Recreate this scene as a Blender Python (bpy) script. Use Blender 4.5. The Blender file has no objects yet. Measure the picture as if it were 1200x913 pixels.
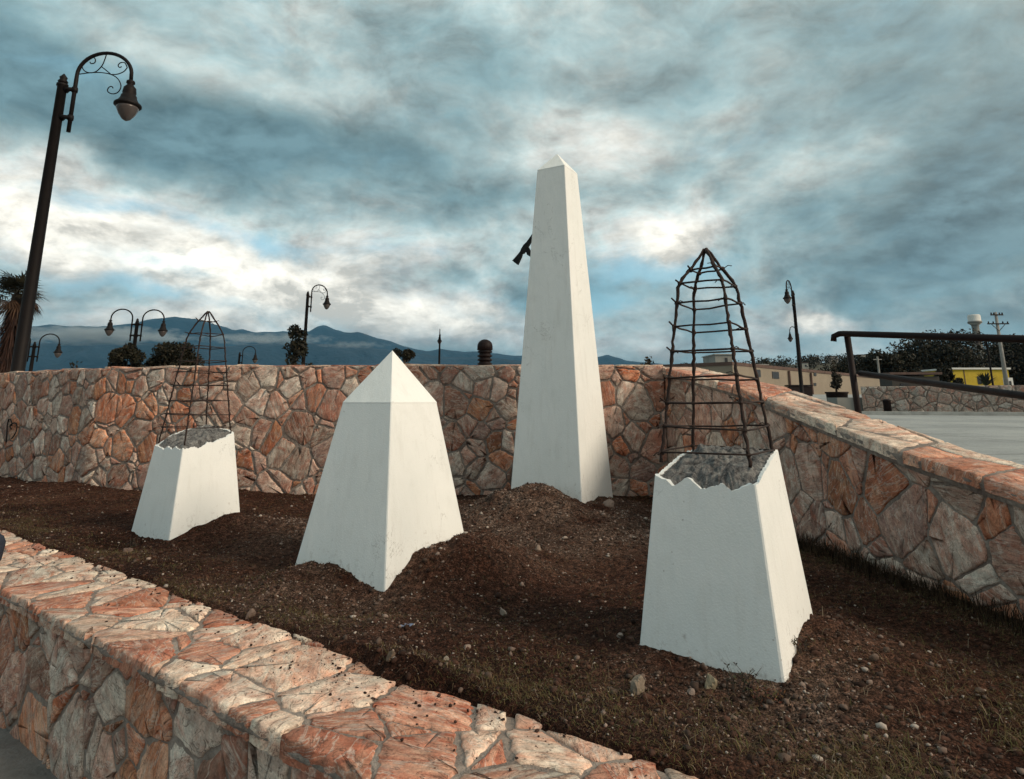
import bpy, bmesh, math, random
import numpy as np
from mathutils import Vector, Matrix, noise as mnoise
R = math.radians
random.seed(7); rng = np.random.default_rng(7)
C = bpy.context.scene.collection
scene = bpy.context.scene

# ---------------------------------------------------------------- camera
EYE = 1.6; PITCH = 12.0; F = 760.0
cd = bpy.data.cameras.new('camera'); cam = bpy.data.objects.new('camera', cd); C.objects.link(cam)
cd.sensor_width = 36.0; cd.lens = F / 1200 * 36; cd.shift_y = -148.5 / 1200
cd.clip_start = 0.05; cd.clip_end = 40000
cam.location = (0, 0, EYE); cam.rotation_euler = (R(90 + PITCH), 0, 0)
scene.camera = cam

# ---------------------------------------------------------------- world
SUN_EL, SUN_AZ = 30.0, 118.0          # azimuth measured clockwise from +Y (view direction)
w = bpy.data.worlds.new('World'); scene.world = w; w.use_nodes = True
NT = w.node_tree; NT.nodes.clear()
class G:
    """tiny node-graph writer"""
    def __init__(s, nt): s.nt = nt
    def n(s, t, **k):
        o = s.nt.nodes.new(t)
        for a, b in k.items(): setattr(o, a, b)
        return o
    def put(s, sock, v):
        if isinstance(v, bpy.types.NodeSocket): s.nt.links.new(v, sock)
        elif v is not None:
            try: sock.default_value = v
            except Exception: sock.default_value = (*v, 1) if len(v) == 3 else v
    def m(s, op, a, b=None, c=None, clamp=False):
        o = s.n('ShaderNodeMath', operation=op, use_clamp=clamp)
        s.put(o.inputs[0], a)
        if b is not None: s.put(o.inputs[1], b)
        if c is not None: s.put(o.inputs[2], c)
        return o.outputs[0]
    def vm(s, op, a, b=None, sc=None):
        o = s.n('ShaderNodeVectorMath', operation=op); s.put(o.inputs[0], a)
        if b is not None: s.put(o.inputs[1], b)
        if sc is not None: s.put(o.inputs['Scale'], sc)
        return o.outputs[0]
    def noise(s, v, scale, detail=4, rough=.5, dist=0, col=False):
        o = s.n('ShaderNodeTexNoise'); s.put(o.inputs['Vector'], v); s.put(o.inputs['Scale'], scale)
        o.inputs['Detail'].default_value = detail; o.inputs['Roughness'].default_value = rough
        o.inputs['Distortion'].default_value = dist
        return o.outputs['Color' if col else 'Fac']
    def ramp(s, f, stops, interp='LINEAR'):
        o = s.n('ShaderNodeValToRGB'); s.put(o.inputs[0], f); r = o.color_ramp; r.interpolation = interp
        while len(r.elements) < len(stops): r.elements.new(.5)
        for e, (p, c) in zip(r.elements, stops):
            e.position = p; e.color = (*c, 1) if hasattr(c, '__len__') else (c, c, c, 1)
        return o.outputs[0]
    def mix(s, f, a, b, mode='MIX'):
        o = s.n('ShaderNodeMix', data_type='RGBA', blend_type=mode)
        s.put(o.inputs[0], f); s.put(o.inputs[6], a); s.put(o.inputs[7], b)
        return o.outputs[2]
    def mr(s, v, a, b, c=0, d=1, smooth=False):
        o = s.n('ShaderNodeMapRange'); s.put(o.inputs[0], v)
        if smooth: o.interpolation_type = 'SMOOTHSTEP'
        for i, x in enumerate((a, b, c, d)): s.put(o.inputs[i + 1], x)
        return o.outputs[0]
g = G(NT)
tc = g.n('ShaderNodeTexCoord').outputs['Generated']
sx = g.n('ShaderNodeSeparateXYZ'); g.put(sx.inputs[0], tc)
dx, dy, dz = sx.outputs
zc = g.m('MAXIMUM', dz, 0.0)
inv = g.m('DIVIDE', 1.0, g.m('ADD', zc, .22))
cx = g.n('ShaderNodeCombineXYZ')
g.put(cx.inputs[0], g.m('MULTIPLY', dx, inv)); g.put(cx.inputs[1], g.m('MULTIPLY', dy, inv)); g.put(cx.inputs[2], 3.1)
pc = cx.outputs[0]
az = g.m('ARCTAN2', dx, dy); el = g.m('ARCSINE', dz)
wn = g.noise(tc, 5.0, 5, .55, 0, True)
wsx = g.n('ShaderNodeSeparateXYZ'); g.put(wsx.inputs[0], wn)
azw = g.m('ADD', az, g.m('MULTIPLY', g.m('SUBTRACT', wsx.outputs[0], .5), .22))
elw = g.m('ADD', el, g.m('MULTIPLY', g.m('SUBTRACT', wsx.outputs[1], .5), .12))
def px2ang(x, y):
    c_, s_ = math.cos(R(PITCH)), math.sin(R(PITCH)); u = (x - 600) / F; v = (308 - y) / F
    d = (u, c_ - v * s_, v * c_ + s_); L = math.sqrt(sum(a * a for a in d))
    return math.atan2(d[0], d[1]), math.asin(d[2] / L)
def blob(x, y, rx, ry, tilt=0):
    a0, e0 = px2ang(x, y); ra, re = rx / F, ry / F
    A = g.m('SUBTRACT', azw, a0); E_ = g.m('SUBTRACT', elw, e0)
    ct, st = math.cos(R(tilt)), math.sin(R(tilt))
    p = g.m('ADD', g.m('MULTIPLY', A, ct / ra), g.m('MULTIPLY', E_, st / ra))
    q = g.m('ADD', g.m('MULTIPLY', A, -st / re), g.m('MULTIPLY', E_, ct / re))
    r2 = g.m('ADD', g.m('MULTIPLY', p, p), g.m('MULTIPLY', q, q))
    return g.m('EXPONENT', g.m('MULTIPLY', r2, -1.0))
def blobs(lst):
    acc = None
    for x, y, rx, ry, t, wt in lst:
        b = g.m('MULTIPLY', blob(x, y, rx, ry, t), wt)
        acc = b if acc is None else g.m('ADD', acc, b)
    return acc
pd = g.n('ShaderNodeMapping'); g.put(pd.inputs[0], tc); pd.inputs['Scale'].default_value = (1.0, 1.0, 1.9)
wrp = g.noise(tc, 3.2, 4, .55, 0, True)
pdv = g.vm('ADD', pd.outputs[0], g.vm('SCALE', g.vm('SUBTRACT', wrp, (.5, .5, .5)), sc=.12))
pc = g.vm('ADD', pc, g.vm('SCALE', g.vm('SUBTRACT', wrp, (.5, .5, .5)), sc=.26))
hor = g.mr(el, .16, .60, 1, 0, True)
def deck(vp, vs):
    """cloud thickness at a point: projected deck overhead, rounder heaps towards the horizon"""
    b1 = g.noise(vp, .9, 3, .5, .3); m1 = g.noise(vp, 3.4, 10, .63, .1)
    b2 = g.noise(vs, 2.4, 3, .5, .3); m2 = g.noise(vs, 7.5, 10, .63, .1)
    up = g.m('ADD', g.m('MULTIPLY', b1, .42), g.m('MULTIPLY', m1, .58)); lo = g.m('ADD', g.m('MULTIPLY', b2, .42), g.m('MULTIPLY', m2, .58))
    return g.m('ADD', g.m('MULTIPLY', up, g.m('SUBTRACT', 1.0, hor)), g.m('MULTIPLY', lo, hor))
form = deck(pc, pdv)
formo = deck(g.vm('ADD', pc, (.06, .05, .03)), g.vm('ADD', pdv, (.014, -.006, -.03)))
relief = g.m('SUBTRACT', formo, form)
med = g.noise(pdv, 6.0, 7, .6, .3)
# (x, y, rx, ry, tilt, weight): where the cloud deck is thick (dark) or thin (bright)
layout = blobs([
    (250, 170, 330, 55, -8, -.15), (520, 215, 200, 45, -10, -.10), (60, 130, 170, 42, 0, -.09), (620, 120, 260, 55, 0, -.08),
    (1130, 300, 260, 60, 5, -.12), (1120, 120, 190, 90, 0, -.07), (900, 260, 120, 40, 0, -.08), (760, 225, 90, 24, 0, -.06),
    (70, 250, 170, 55, -12, .15), (330, 330, 240, 38, -10, .11), (560, 270, 200, 40, 0, .10), (170, 360, 120, 14, 0, .12),
    (700, 180, 90, 60, 20, .10), (790, 265, 90, 40, 0, .15), (960, 200, 160, 30, 20, .06), (480, 365, 190, 24, -8, .12),
    (760, 345, 120, 26, 0, .07), (970, 383, 22, 9, 0, .32), (330, 60, 200, 50, 10, .0), (640, 20, 300, 60, 0, .0),
    (60, 345, 100, 24, 0, -.05), (170, 352, 60, 10, 6, -.07), (280, 368, 26, 14, 0, -.12), (300, 385, 420, 22, 0, .07), (950, 395, 300, 26, 0, .05), (560, 340, 150, 16, 0, -.06)])
dens = g.m('ADD', form, layout)
cloud = g.ramp(g.mr(dens, .34, .69), [(0, (.075, .125, .14)), (.20, (.12, .18, .19)), (.40, (.20, .26, .262)), (.56, (.32, .365, .35)),
                                      (.70, (.42, .425, .395)), (.84, (.56, .54, .48)), (1, (.70, .66, .575))])
sh = g.mr(relief, -.07, .07, .60, 1.42)
cloud = g.vm('SCALE', cloud, sc=sh)
gap = blobs([(90, 232, 120, 9, -6, .45), (305, 280, 80, 13, -8, .55), (470, 300, 120, 12, 0, .25), (760, 305, 75, 22, 0, .95),
             (80, 90, 90, 14, 10, .35), (110, 330, 60, 12, 0, .3), (700, 340, 60, 20, 0, .4), (820, 180, 100, 14, 0, .25),
             (180, 305, 90, 10, -8, .4), (560, 372, 160, 10, 0, .4), (200, 335, 160, 12, -6, .45), (640, 350, 120, 12, 0, .4), (980, 350, 160, 12, 0, .3)])
gapf = g.m('MULTIPLY', g.mr(g.m('ADD', gap, g.m('MULTIPLY', g.m('SUBTRACT', med, .5), 1.6)), .10, .80, 0, .75, True), 1.0)
sky = g.n('ShaderNodeTexSky'); sky.sky_type = 'NISHITA'; sky.sun_disc = False
sky.sun_elevation = R(SUN_EL); sky.sun_rotation = R(SUN_AZ); sky.air_density = 1.2; sky.dust_density = 1.5
NISH = .07
cs = g.vm('SCALE', cloud, sc=1.0 / NISH)
skyc = g.mix(.7, sky.outputs[0], (.20 / NISH, .43 / NISH, .53 / NISH))
col = g.mix(gapf, cs, skyc)
# the veiled sun brightens and warms the overcast on its own side of the sky
sv = (math.sin(R(SUN_AZ)) * math.cos(R(SUN_EL)), math.cos(R(SUN_AZ)) * math.cos(R(SUN_EL)), math.sin(R(SUN_EL)))
dn = g.n('ShaderNodeVectorMath', operation='DOT_PRODUCT'); g.put(dn.inputs[0], tc); dn.inputs[1].default_value = sv
glow = g.m('EXPONENT', g.m('MULTIPLY', g.m('SUBTRACT', dn.outputs['Value'], 1.0), 3.2))
col = g.mix(g.m('MULTIPLY', glow, .45), col, (.92 / NISH, .72 / NISH, .52 / NISH))
bgn = g.n('ShaderNodeBackground'); g.put(bgn.inputs[0], col); bgn.inputs[1].default_value = NISH
wo = g.n('ShaderNodeOutputWorld'); NT.links.new(bgn.outputs[0], wo.inputs[0])

# ---------------------------------------------------------------- sun
sl = bpy.data.lights.new('sun', 'SUN'); so = bpy.data.objects.new('sun', sl); C.objects.link(so)
sl.energy = 1.5; sl.angle = R(18); sl.color = (1.0, .83, .64)
sd = Vector((math.sin(R(SUN_AZ)) * math.cos(R(SUN_EL)), math.cos(R(SUN_AZ)) * math.cos(R(SUN_EL)), math.sin(R(SUN_EL))))
so.rotation_euler = sd.to_track_quat('Z', 'Y').to_euler(); so.location = (20, -10, 20)

scene.view_settings.view_transform = 'Standard'; scene.view_settings.look = 'None'
scene.view_settings.exposure = 1.02; scene.view_settings.gamma = 1.0
scene.view_settings.use_curve_mapping = False
scene.render.engine = 'CYCLES'
scene.cycles.volume_bounces = 0
scene.cycles.max_bounces = 6
scene.cycles.volume_max_steps = 64

# ---------------------------------------------------------------- geometry helpers
def ray(x, y):
    c_, s_ = math.cos(R(PITCH)), math.sin(R(PITCH)); u = (x - 600) / F; v = (308 - y) / F
    return Vector((u, c_ - v * s_, v * c_ + s_))
O = Vector((0, 0, EYE))
def PZ(x, y, z): d = ray(x, y); return O + d * ((z - EYE) / d.z)
def PY(x, y, Y): d = ray(x, y); return O + d * (Y / d.y)
def elr(y): d = ray(600, y); return d.z / d.y

class MB:
    def __init__(s): s.v = []; s.f = []; s.a = {}
    def add(s, vs, fs, **at):
        o = len(s.v); s.v += [tuple(p) for p in vs]; s.f += [tuple(i + o for i in f) for f in fs]
        for k, val in at.items(): s.a.setdefault(k, {}).update({i: val for i in range(o, o + len(vs))})
        return s
    def box(s, c, d, rz=0, tilt=None):
        M = Matrix.Rotation(rz, 3, 'Z')
        if tilt: M = M @ tilt
        vs = [Vector(c) + M @ Vector((x * d[0] / 2, y * d[1] / 2, z * d[2] / 2)) for x in (-1, 1) for y in (-1, 1) for z in (-1, 1)]
        return s.add(vs, [(0, 1, 3, 2), (4, 6, 7, 5), (0, 4, 5, 1), (2, 3, 7, 6), (0, 2, 6, 4), (1, 5, 7, 3)])
    def tube(s, pts, r, n=8, cap=True, jit=0):
        pts = [Vector(p) for p in pts]; rs = r if hasattr(r, '__len__') else [r] * len(pts)
        up = None; rings = []; vs = []; m = len(pts)
        for i, p in enumerate(pts):
            t = (pts[min(i + 1, m - 1)] - pts[max(i - 1, 0)]).normalized()
            if up is None: up = t.orthogonal().normalized()
            up = (up - t * up.dot(t)).normalized(); b = t.cross(up)
            for k in range(n):
                a = 2 * math.pi * k / n; rr = rs[i] * (1 + random.uniform(-jit, jit))
                vs.append(p + up * math.cos(a) * rr + b * math.sin(a) * rr)
        fs = [(i * n + k, i * n + (k + 1) % n, (i + 1) * n + (k + 1) % n, (i + 1) * n + k) for i in range(m - 1) for k in range(n)]
        if cap: fs += [tuple(range(n))[::-1], tuple((m - 1) * n + k for k in range(n))]
        return s.add(vs, fs)
    def lathe(s, c, prof, n=16, ax=None):
        vs = []; c = Vector(c)
        for r_, z in prof:
            for k in range(n):
                a = 2 * math.pi * k / n; vs.append(c + Vector((r_ * math.cos(a), r_ * math.sin(a), z)))
        m = len(prof)
        fs = [(i * n + k, i * n + (k + 1) % n, (i + 1) * n + (k + 1) % n, (i + 1) * n + k) for i in range(m - 1) for k in range(n)]
        fs += [tuple(range(n))[::-1], tuple((m - 1) * n + k for k in range(n))]
        return s.add(vs, fs)
    def build(s, name, mat, parent=None, smooth=False, loc=None):
        me = bpy.data.meshes.new(name); vs = s.v
        if loc is not None: lx, ly, lz = loc; vs = [(x - lx, y - ly, z - lz) for x, y, z in vs]
        me.from_pydata(vs, [], s.f); me.update()
        for k, d in s.a.items():
            v0 = next(iter(d.values())); n = len(s.v)
            if hasattr(v0, '__len__'):
                at = me.attributes.new(k, 'FLOAT_COLOR', 'POINT'); arr = np.zeros((n, 4), np.float32); arr[:, 3] = 1
                for i, val in d.items(): arr[i, :3] = val[:3]
                at.data.foreach_set('color', arr.ravel())
            else:
                at = me.attributes.new(k, 'FLOAT', 'POINT'); arr = np.zeros(n, np.float32)
                for i, val in d.items(): arr[i] = val
                at.data.foreach_set('value', arr)
        if smooth: me.polygons.foreach_set('use_smooth', [True] * len(me.polygons))
        me.materials.append(mat)
        o = bpy.data.objects.new(name, me); C.objects.link(o)
        if loc is not None: o.location = loc
        if parent: o.parent = parent
        return o
def tag(o, label=None, cat=None, group=None, kind=None):
    for k, v in (('label', label), ('category', cat), ('group', group), ('kind', kind)):
        if v: o[k] = v
    return o
def thing(name, label, cat, loc=(0, 0, 0), rz=0, group=None):
    o = bpy.data.objects.new(name, None); C.objects.link(o); o.empty_display_size = .1
    o.location = loc; o.rotation_euler = (0, 0, rz); return tag(o, label, cat, group)
def struct(o): o['kind'] = 'structure'; return o
def bulk(name, V, Fq, mat, nper, cols=None, smooth=False):
    """numpy mesh: V (N,3), Fq (M,k)"""
    me = bpy.data.meshes.new(name); k = Fq.shape[1]
    me.vertices.add(len(V)); me.vertices.foreach_set('co', V.astype(np.float32).ravel())
    me.loops.add(Fq.size); me.loops.foreach_set('vertex_index', Fq.astype(np.int32).ravel())
    me.polygons.add(len(Fq)); me.polygons.foreach_set('loop_start', np.arange(0, Fq.size, k, dtype=np.int32))
    me.update(calc_edges=True); me.validate()
    if cols is not None:
        at = me.attributes.new('tint', 'FLOAT_COLOR', 'POINT'); a4 = np.ones((len(V), 4), np.float32); a4[:, :3] = cols
        at.data.foreach_set('color', a4.ravel())
    if smooth: me.polygons.foreach_set('use_smooth', [True] * len(me.polygons))
    me.materials.append(mat); o = bpy.data.objects.new(name, me); C.objects.link(o); return o

# value noise in numpy
def _h(ix, iy, s):
    n = (ix.astype(np.int64) * 374761393 + iy.astype(np.int64) * 668265263 + s * 1442695041) & 0x7fffffff
    n = ((n ^ (n >> 13)) * 1274126177) & 0x7fffffff
    return ((n ^ (n >> 16)) & 0xffff) / 65535.0
def vn(x, y, f, s=0):
    x = np.asarray(x, float) * f; y = np.asarray(y, float) * f
    ix = np.floor(x); iy = np.floor(y); fx = x - ix; fy = y - iy
    fx = fx * fx * (3 - 2 * fx); fy = fy * fy * (3 - 2 * fy)
    a = _h(ix, iy, s); b = _h(ix + 1, iy, s); c = _h(ix, iy + 1, s); d = _h(ix + 1, iy + 1, s)
    return (a * (1 - fx) + b * fx) * (1 - fy) + (c * (1 - fx) + d * fx) * fy - .5
def fbm(x, y, f, o=4, s=0): return sum(vn(x, y, f * 2 ** k, s + k) * .5 ** k for k in range(o))

# ---------------------------------------------------------------- materials
def mat(name):
    m = bpy.data.materials.new(name); m.use_nodes = True; nt = m.node_tree; b = nt.nodes['Principled BSDF']
    return m, G(nt), b
def bump(g, b, h, dist=.01, st=1.0, nrm=None):
    o = g.n('ShaderNodeBump'); g.put(o.inputs['Height'], h); o.inputs['Distance'].default_value = dist; o.inputs['Strength'].default_value = st
    if nrm is not None: g.put(o.inputs['Normal'], nrm)
    g.put(b.inputs['Normal'], o.outputs[0]); return o.outputs[0]
def simple(name, c, rough=.8, metal=0, var=.25, scale=6, bd=.002, bs=60):
    m, g, b = mat(name); tc = g.n('ShaderNodeTexCoord').outputs['Object']
    n = g.noise(tc, scale, 5, .6)
    lo = tuple(x * (1 - var) for x in c); hi = tuple(min(1, x * (1 + var)) for x in c)
    g.put(b.inputs['Base Color'], g.ramp(n, [(.3, lo), (.7, hi)]))
    b.inputs['Roughness'].default_value = rough; b.inputs['Metallic'].default_value = metal
    if bd: bump(g, b, g.noise(tc, bs, 4, .6), bd)
    if max(c) < .02: b.inputs['Specular IOR Level'].default_value = .18
    return m
def stone_mat():
    m, g, b = mat('veined_stone'); tc = g.n('ShaderNodeTexCoord').outputs['Object']
    t1 = g.n('ShaderNodeAttribute', attribute_name='tint').outputs['Color']
    t2 = g.n('ShaderNodeAttribute', attribute_name='tintb').outputs['Color']
    of = g.n('ShaderNodeAttribute', attribute_name='ofs').outputs['Vector']
    ang = g.n('ShaderNodeAttribute', attribute_name='ang').outputs['Fac']
    p = g.vm('ADD', tc, g.vm('SCALE', of, sc=30.0))
    vr = g.n('ShaderNodeVectorRotate', rotation_type='AXIS_ANGLE'); g.put(vr.inputs['Vector'], p)
    vr.inputs['Axis'].default_value = (.5, .6, .62); g.put(vr.inputs['Angle'], ang)
    q = vr.outputs[0]
    st = g.n('ShaderNodeMapping'); g.put(st.inputs[0], q); st.inputs['Scale'].default_value = (1, 5.5, 2.2)
    s1 = g.noise(st.outputs[0], 3.0, 6, .62, 1.1)
    blot = g.noise(q, 5.5, 5, .6, .8)
    c = g.mix(g.mr(s1, .40, .60, 0, 1), t1, t2)
    c = g.mix(g.mr(blot, .49, .64, 0, .85), c, g.mix(.65, t2, (.33, .10, .055)))
    # pale quartz veins
    vein = g.m('ABSOLUTE', g.m('SUBTRACT', g.noise(st.outputs[0], 2.1, 5, .55, 1.6), .5))
    c = g.mix(g.mr(vein, .0, .030, .55, 0), c, (.50, .45, .39))
    dk = g.m('ABSOLUTE', g.m('SUBTRACT', g.noise(st.outputs[0], 4.3, 4, .6, 1.2), .47))
    c = g.mix(g.mr(dk, .0, .020, .75, 0), c, (.07, .035, .025))
    gr = g.noise(tc, 130, 3, .7)
    c = g.mix(.6, c, g.ramp(gr, [(.3, .6), (.7, 1.5)]), 'MULTIPLY')
    c = g.mix(.8, c, g.ramp(g.noise(q, 14, 6, .7, .5), [(.33, .62), (.62, 1.45)]), 'MULTIPLY')
    # dried mortar smears and dust
    dust = g.noise(tc, 9.0, 6, .68)
    c = g.mix(g.mr(dust, .54, .72, 0, .6), c, (.37, .31, .265))
    g.put(b.inputs['Base Color'], c); b.inputs['Roughness'].default_value = .85
    b.inputs['Specular IOR Level'].default_value = .25
    h = g.m('ADD', g.m('MULTIPLY', s1, 1.0), g.m('ADD', g.m('MULTIPLY', blot, .8), g.m('MULTIPLY', gr, .16)))
    bump(g, b, h, .011, .9)
    return m
def mortar_mat():
    m, g, b = mat('mortar'); tc = g.n('ShaderNodeTexCoord').outputs['Object']
    n = g.noise(tc, 5, 6, .65); n2 = g.noise(tc, 40, 5, .65)
    c = g.ramp(n, [(.3, (.13, .09, .075)), (.5, (.24, .195, .165)), (.7, (.36, .31, .27))])
    c = g.mix(.5, c, g.ramp(n2, [(.3, .6), (.7, 1.2)]), 'MULTIPLY')
    g.put(b.inputs['Base Color'], c); b.inputs['Roughness'].default_value = .95
    bump(g, b, g.m('ADD', g.noise(tc, 14, 5, .6), g.m('MULTIPLY', n2, .5)), .025, 1)
    return m
def paint_mat():
    m, g, b = mat('white_painted_plaster'); tc = g.n('ShaderNodeTexCoord').outputs['Object']
    n = g.noise(tc, 2.2, 5, .6); n2 = g.noise(tc, 26, 5, .6)
    c = g.ramp(n, [(.3, (.73, .755, .74)), (.7, (.80, .815, .80))])
    lowa = g.n('ShaderNodeAttribute', attribute_name='low').outputs['Fac']
    mp = g.n('ShaderNodeMapping'); g.put(mp.inputs[0], tc); mp.inputs['Scale'].default_value = (9, 9, 1.2)
    drip = g.noise(mp.outputs[0], 1.6, 5, .65)
    c = g.mix(g.mr(drip, .52, .75, 0, .22), c, (.45, .44, .40))
    # hairline cracks
    cr = g.m('ABSOLUTE', g.m('SUBTRACT', g.noise(tc, 1.7, 7, .62, .7), .5))
    msk = g.mr(g.noise(tc, 1.3, 2), .52, .60, 0, 1)
    c = g.mix(g.m('MULTIPLY', g.mr(cr, 0, .0036, .75, 0), msk), c, (.30, .30, .28))
    sp = g.n('ShaderNodeTexVoronoi'); g.put(sp.inputs['Vector'], tc); sp.inputs['Scale'].default_value = 24
    c = g.mix(g.m('MULTIPLY', g.mr(sp.outputs['Distance'], .05, .11, .6, 0), g.mr(g.noise(tc, 3.1, 2), .55, .62, 0, 1)), c, (.33, .30, .26))
    spl = g.noise(tc, 28, 6, .72)
    c = g.mix(g.m('MULTIPLY', g.mr(g.m('ADD', spl, g.m('MULTIPLY', lowa, .16)), .68, .84, 0, .4), 1.0), c, (.20, .13, .09))
    c = g.mix(g.m('MULTIPLY', g.mr(g.noise(tc, 5.5, 6, .7), .55, .75, 0, .14), 1.0), c, (.42, .42, .38))
    g.put(b.inputs['Base Color'], c); b.inputs['Roughness'].default_value = .72
    mp2 = g.n('ShaderNodeMapping'); g.put(mp2.inputs[0], tc); mp2.inputs['Scale'].default_value = (1, 1, .35)
    h = g.m('ADD', g.m('MULTIPLY', g.noise(mp2.outputs[0], 9, 4, .55), 1.0), g.m('MULTIPLY', g.noise(tc, 120, 3, .6), .25))
    bump(g, b, h, .007, .8)
    return m
def rubble_mat():
    m, g, b = mat('broken_concrete'); tc = g.n('ShaderNodeTexCoord').outputs['Object']
    n = g.noise(tc, 20, 8, .75, .8); n2 = g.noise(tc, 75, 5, .75)
    c = g.ramp(n, [(.34, (.05, .05, .052)), (.43, (.22, .215, .215)), (.53, (.40, .39, .38)), (.64, (.60, .59, .56))])
    c = g.mix(.6, c, g.ramp(n2, [(.3, .45), (.7, 1.3)]), 'MULTIPLY')
    g.put(b.inputs['Base Color'], c); b.inputs['Roughness'].default_value = .95
    bump(g, b, g.m('ADD', n, g.m('MULTIPLY', n2, .5)), .09, 1)
    return m
def soil_mat():
    m, g, b = mat('dark_soil'); tc = g.n('ShaderNodeTexCoord').outputs['Object']
    n = g.noise(tc, 1.1, 5, .6); n2 = g.noise(tc, 30, 6, .7); n3 = g.noise(tc, 120, 3, .7)
    c = g.ramp(n, [(.35, (.026, .0105, .0065)), (.5, (.055, .023, .0145)), (.68, (.092, .045, .029))])
    gm = g.n('ShaderNodeAttribute', attribute_name='grit').outputs['Fac']
    c = g.mix(gm, c, (.17, .115, .088))
    c = g.mix(.85, c, g.ramp(n2, [(.36, .25), (.5, .85), (.64, 2.1)]), 'MULTIPLY')
    c = g.mix(.8, c, g.ramp(n3, [(.38, .35), (.60, 1.8)]), 'MULTIPLY')
    g.put(b.inputs['Base Color'], c); b.inputs['Roughness'].default_value = 1; b.inputs['Specular IOR Level'].default_value = .1
    bump(g, b, g.m('ADD', g.m('MULTIPLY', g.noise(tc, 22, 6, .75), 1), g.m('MULTIPLY', n3, .45)), .06, 1)
    return m
def tint_mat(name, rough=.9, trans=0, var=.5):
    m, g, b = mat(name); t1 = g.n('ShaderNodeAttribute', attribute_name='tint').outputs['Color']
    tc = g.n('ShaderNodeTexCoord').outputs['Object']
    c = g.mix(var, t1, g.ramp(g.noise(tc, 60, 3, .6), [(.3, .5), (.7, 1.3)]), 'MULTIPLY')
    g.put(b.inputs['Base Color'], c); b.inputs['Roughness'].default_value = rough; b.inputs['Specular IOR Level'].default_value = .2
    return m
M_stone = stone_mat(); M_mortar = mortar_mat(); M_paint = paint_mat(); M_rubble = rubble_mat(); M_soil = soil_mat()
M_peb = tint_mat('pebble'); M_grass = tint_mat('dry_grass_blade', .9); M_leaf = tint_mat('foliage', .7)
M_rust = simple('rusty_steel', (.021, .009, .006), .85, 0, .6, 40, .003, 90)
M_iron = simple('dark_painted_iron', (.010, .005, .005), .6, 0, .3, 8, .0008, 60)
M_lampb = simple('lamp_black_metal', (.006, .004, .004), .6, 0, .3, 8, .0008, 60)
M_conc = simple('concrete', (.22, .215, .20), .92, 0, .25, 3, .006, 50)
def road_mat():
    m, g, b = mat('grey_road'); tc = g.n('ShaderNodeTexCoord').outputs['Object']
    c = g.ramp(g.noise(tc, .5, 7, .65), [(.3, (.22, .235, .235)), (.7, (.35, .365, .355))])
    c = g.mix(.6, c, g.ramp(g.noise(tc, 35, 4, .7), [(.3, .6), (.7, 1.25)]), 'MULTIPLY')
    bk = g.n('ShaderNodeTexBrick'); g.put(bk.inputs['Vector'], tc); bk.offset = 0; bk.inputs['Scale'].default_value = 1.0
    bk.inputs['Brick Width'].default_value = 3.2; bk.inputs['Row Height'].default_value = 3.2; bk.inputs['Mortar Size'].default_value = .018
    c = g.mix(g.m('MULTIPLY', bk.outputs['Fac'], .7), c, (.06, .06, .058))
    c = g.mix(g.mr(g.noise(tc, 1.7, 4, .6, .8), .58, .68, 0, .45), c, (.10, .10, .10))
    g.put(b.inputs['Base Color'], c); b.inputs['Roughness'].default_value = .93; bump(g, b, g.noise(tc, 60, 4, .6), .006); return m
M_asph = road_mat()
M_ground = simple('pavement', (.17, .16, .15), .95, 0, .3, 5, .012, 45)
M_kerb = simple('kerb_concrete', (.33, .33, .31), .9, 0, .2, 3, .005, 40)
M_trunk = simple('bark', (.05, .035, .026), .95, 0, .4, 8, .02, 20)
M_black = simple('black_gap', (.012, .012, .012), .6, 0, .2, 5, 0)

# ---------------------------------------------------------------- layout numbers
NW_D = Vector((.7955, -.606, 0)); NW_N = Vector((.606, .7955, 0))      # near wall direction, inward normal
NW_OUT, NW_IN, NW_Z = 1.340, 1.870, .62
def near_pt(s, off, z): p = NW_N * off + NW_D * s; return Vector((p.x, p.y, z))
BW = [(-12.5, 12.2), (-9.0, 10.35), (-6.6, 8.92), (-5.0, 7.9), (-3.4, 7.48), (-1.5, 7.3), (0, 7.28), (1.69, 7.3)]
BW_TOP = 2.0
RW = [(1.66, 7.45), (1.96, 5.79), (2.10, 4.87), (2.23, 3.85), (2.36, 3.24), (2.52, 2.3), (2.78, 1.0), (3.0, 0.0)]
RW_TOP = [1.985, 1.73, 1.53, 1.325, 1.215, 1.06, .88, .80]
ROAD_Z = 1.1

# ---------------------------------------------------------------- obelisk model
class Ob:
    def __init__(s, x0, rot, a, t, D, extra=0):
        s.x, s.D, s.rot, s.a, s.t = x0 * D, D, rot, a, t
    def half(s, z): zr = (z - EYE) / s.D; return (s.a - zr * s.t) * s.D
    def c(s, k, z, h=None):
        h = s.half(z) if h is None else h; an = s.rot + k * math.pi / 2
        return Vector((s.x + h * 1.41421 * math.cos(an), s.D + h * 1.41421 * math.sin(an), z))
    def hit(s, k, px, py):
        A, B, Cc = s.c(k, 1.0), s.c(k + 1, 1.0), s.c(k, 1.6); n = (B - A).cross(Cc - A)
        d = ray(px, py); P = O + d * ((A - O).dot(n) / d.dot(n))
        a, b = s.c(k, P.z), s.c(k + 1, P.z); return (P - a).dot(b - a) / (b - a).length_squared, P
O1 = Ob(-.4713, 3.3099, .0328, .1117, 5.32)
O2 = Ob(.0739, 3.4068, .0477, .0643, 6.68)
O3 = Ob(-.1833, 3.3424, .0492, .1693, 4.213)
O4 = Ob(.3064, 3.3055, .0609, .104, 2.971)

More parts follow.
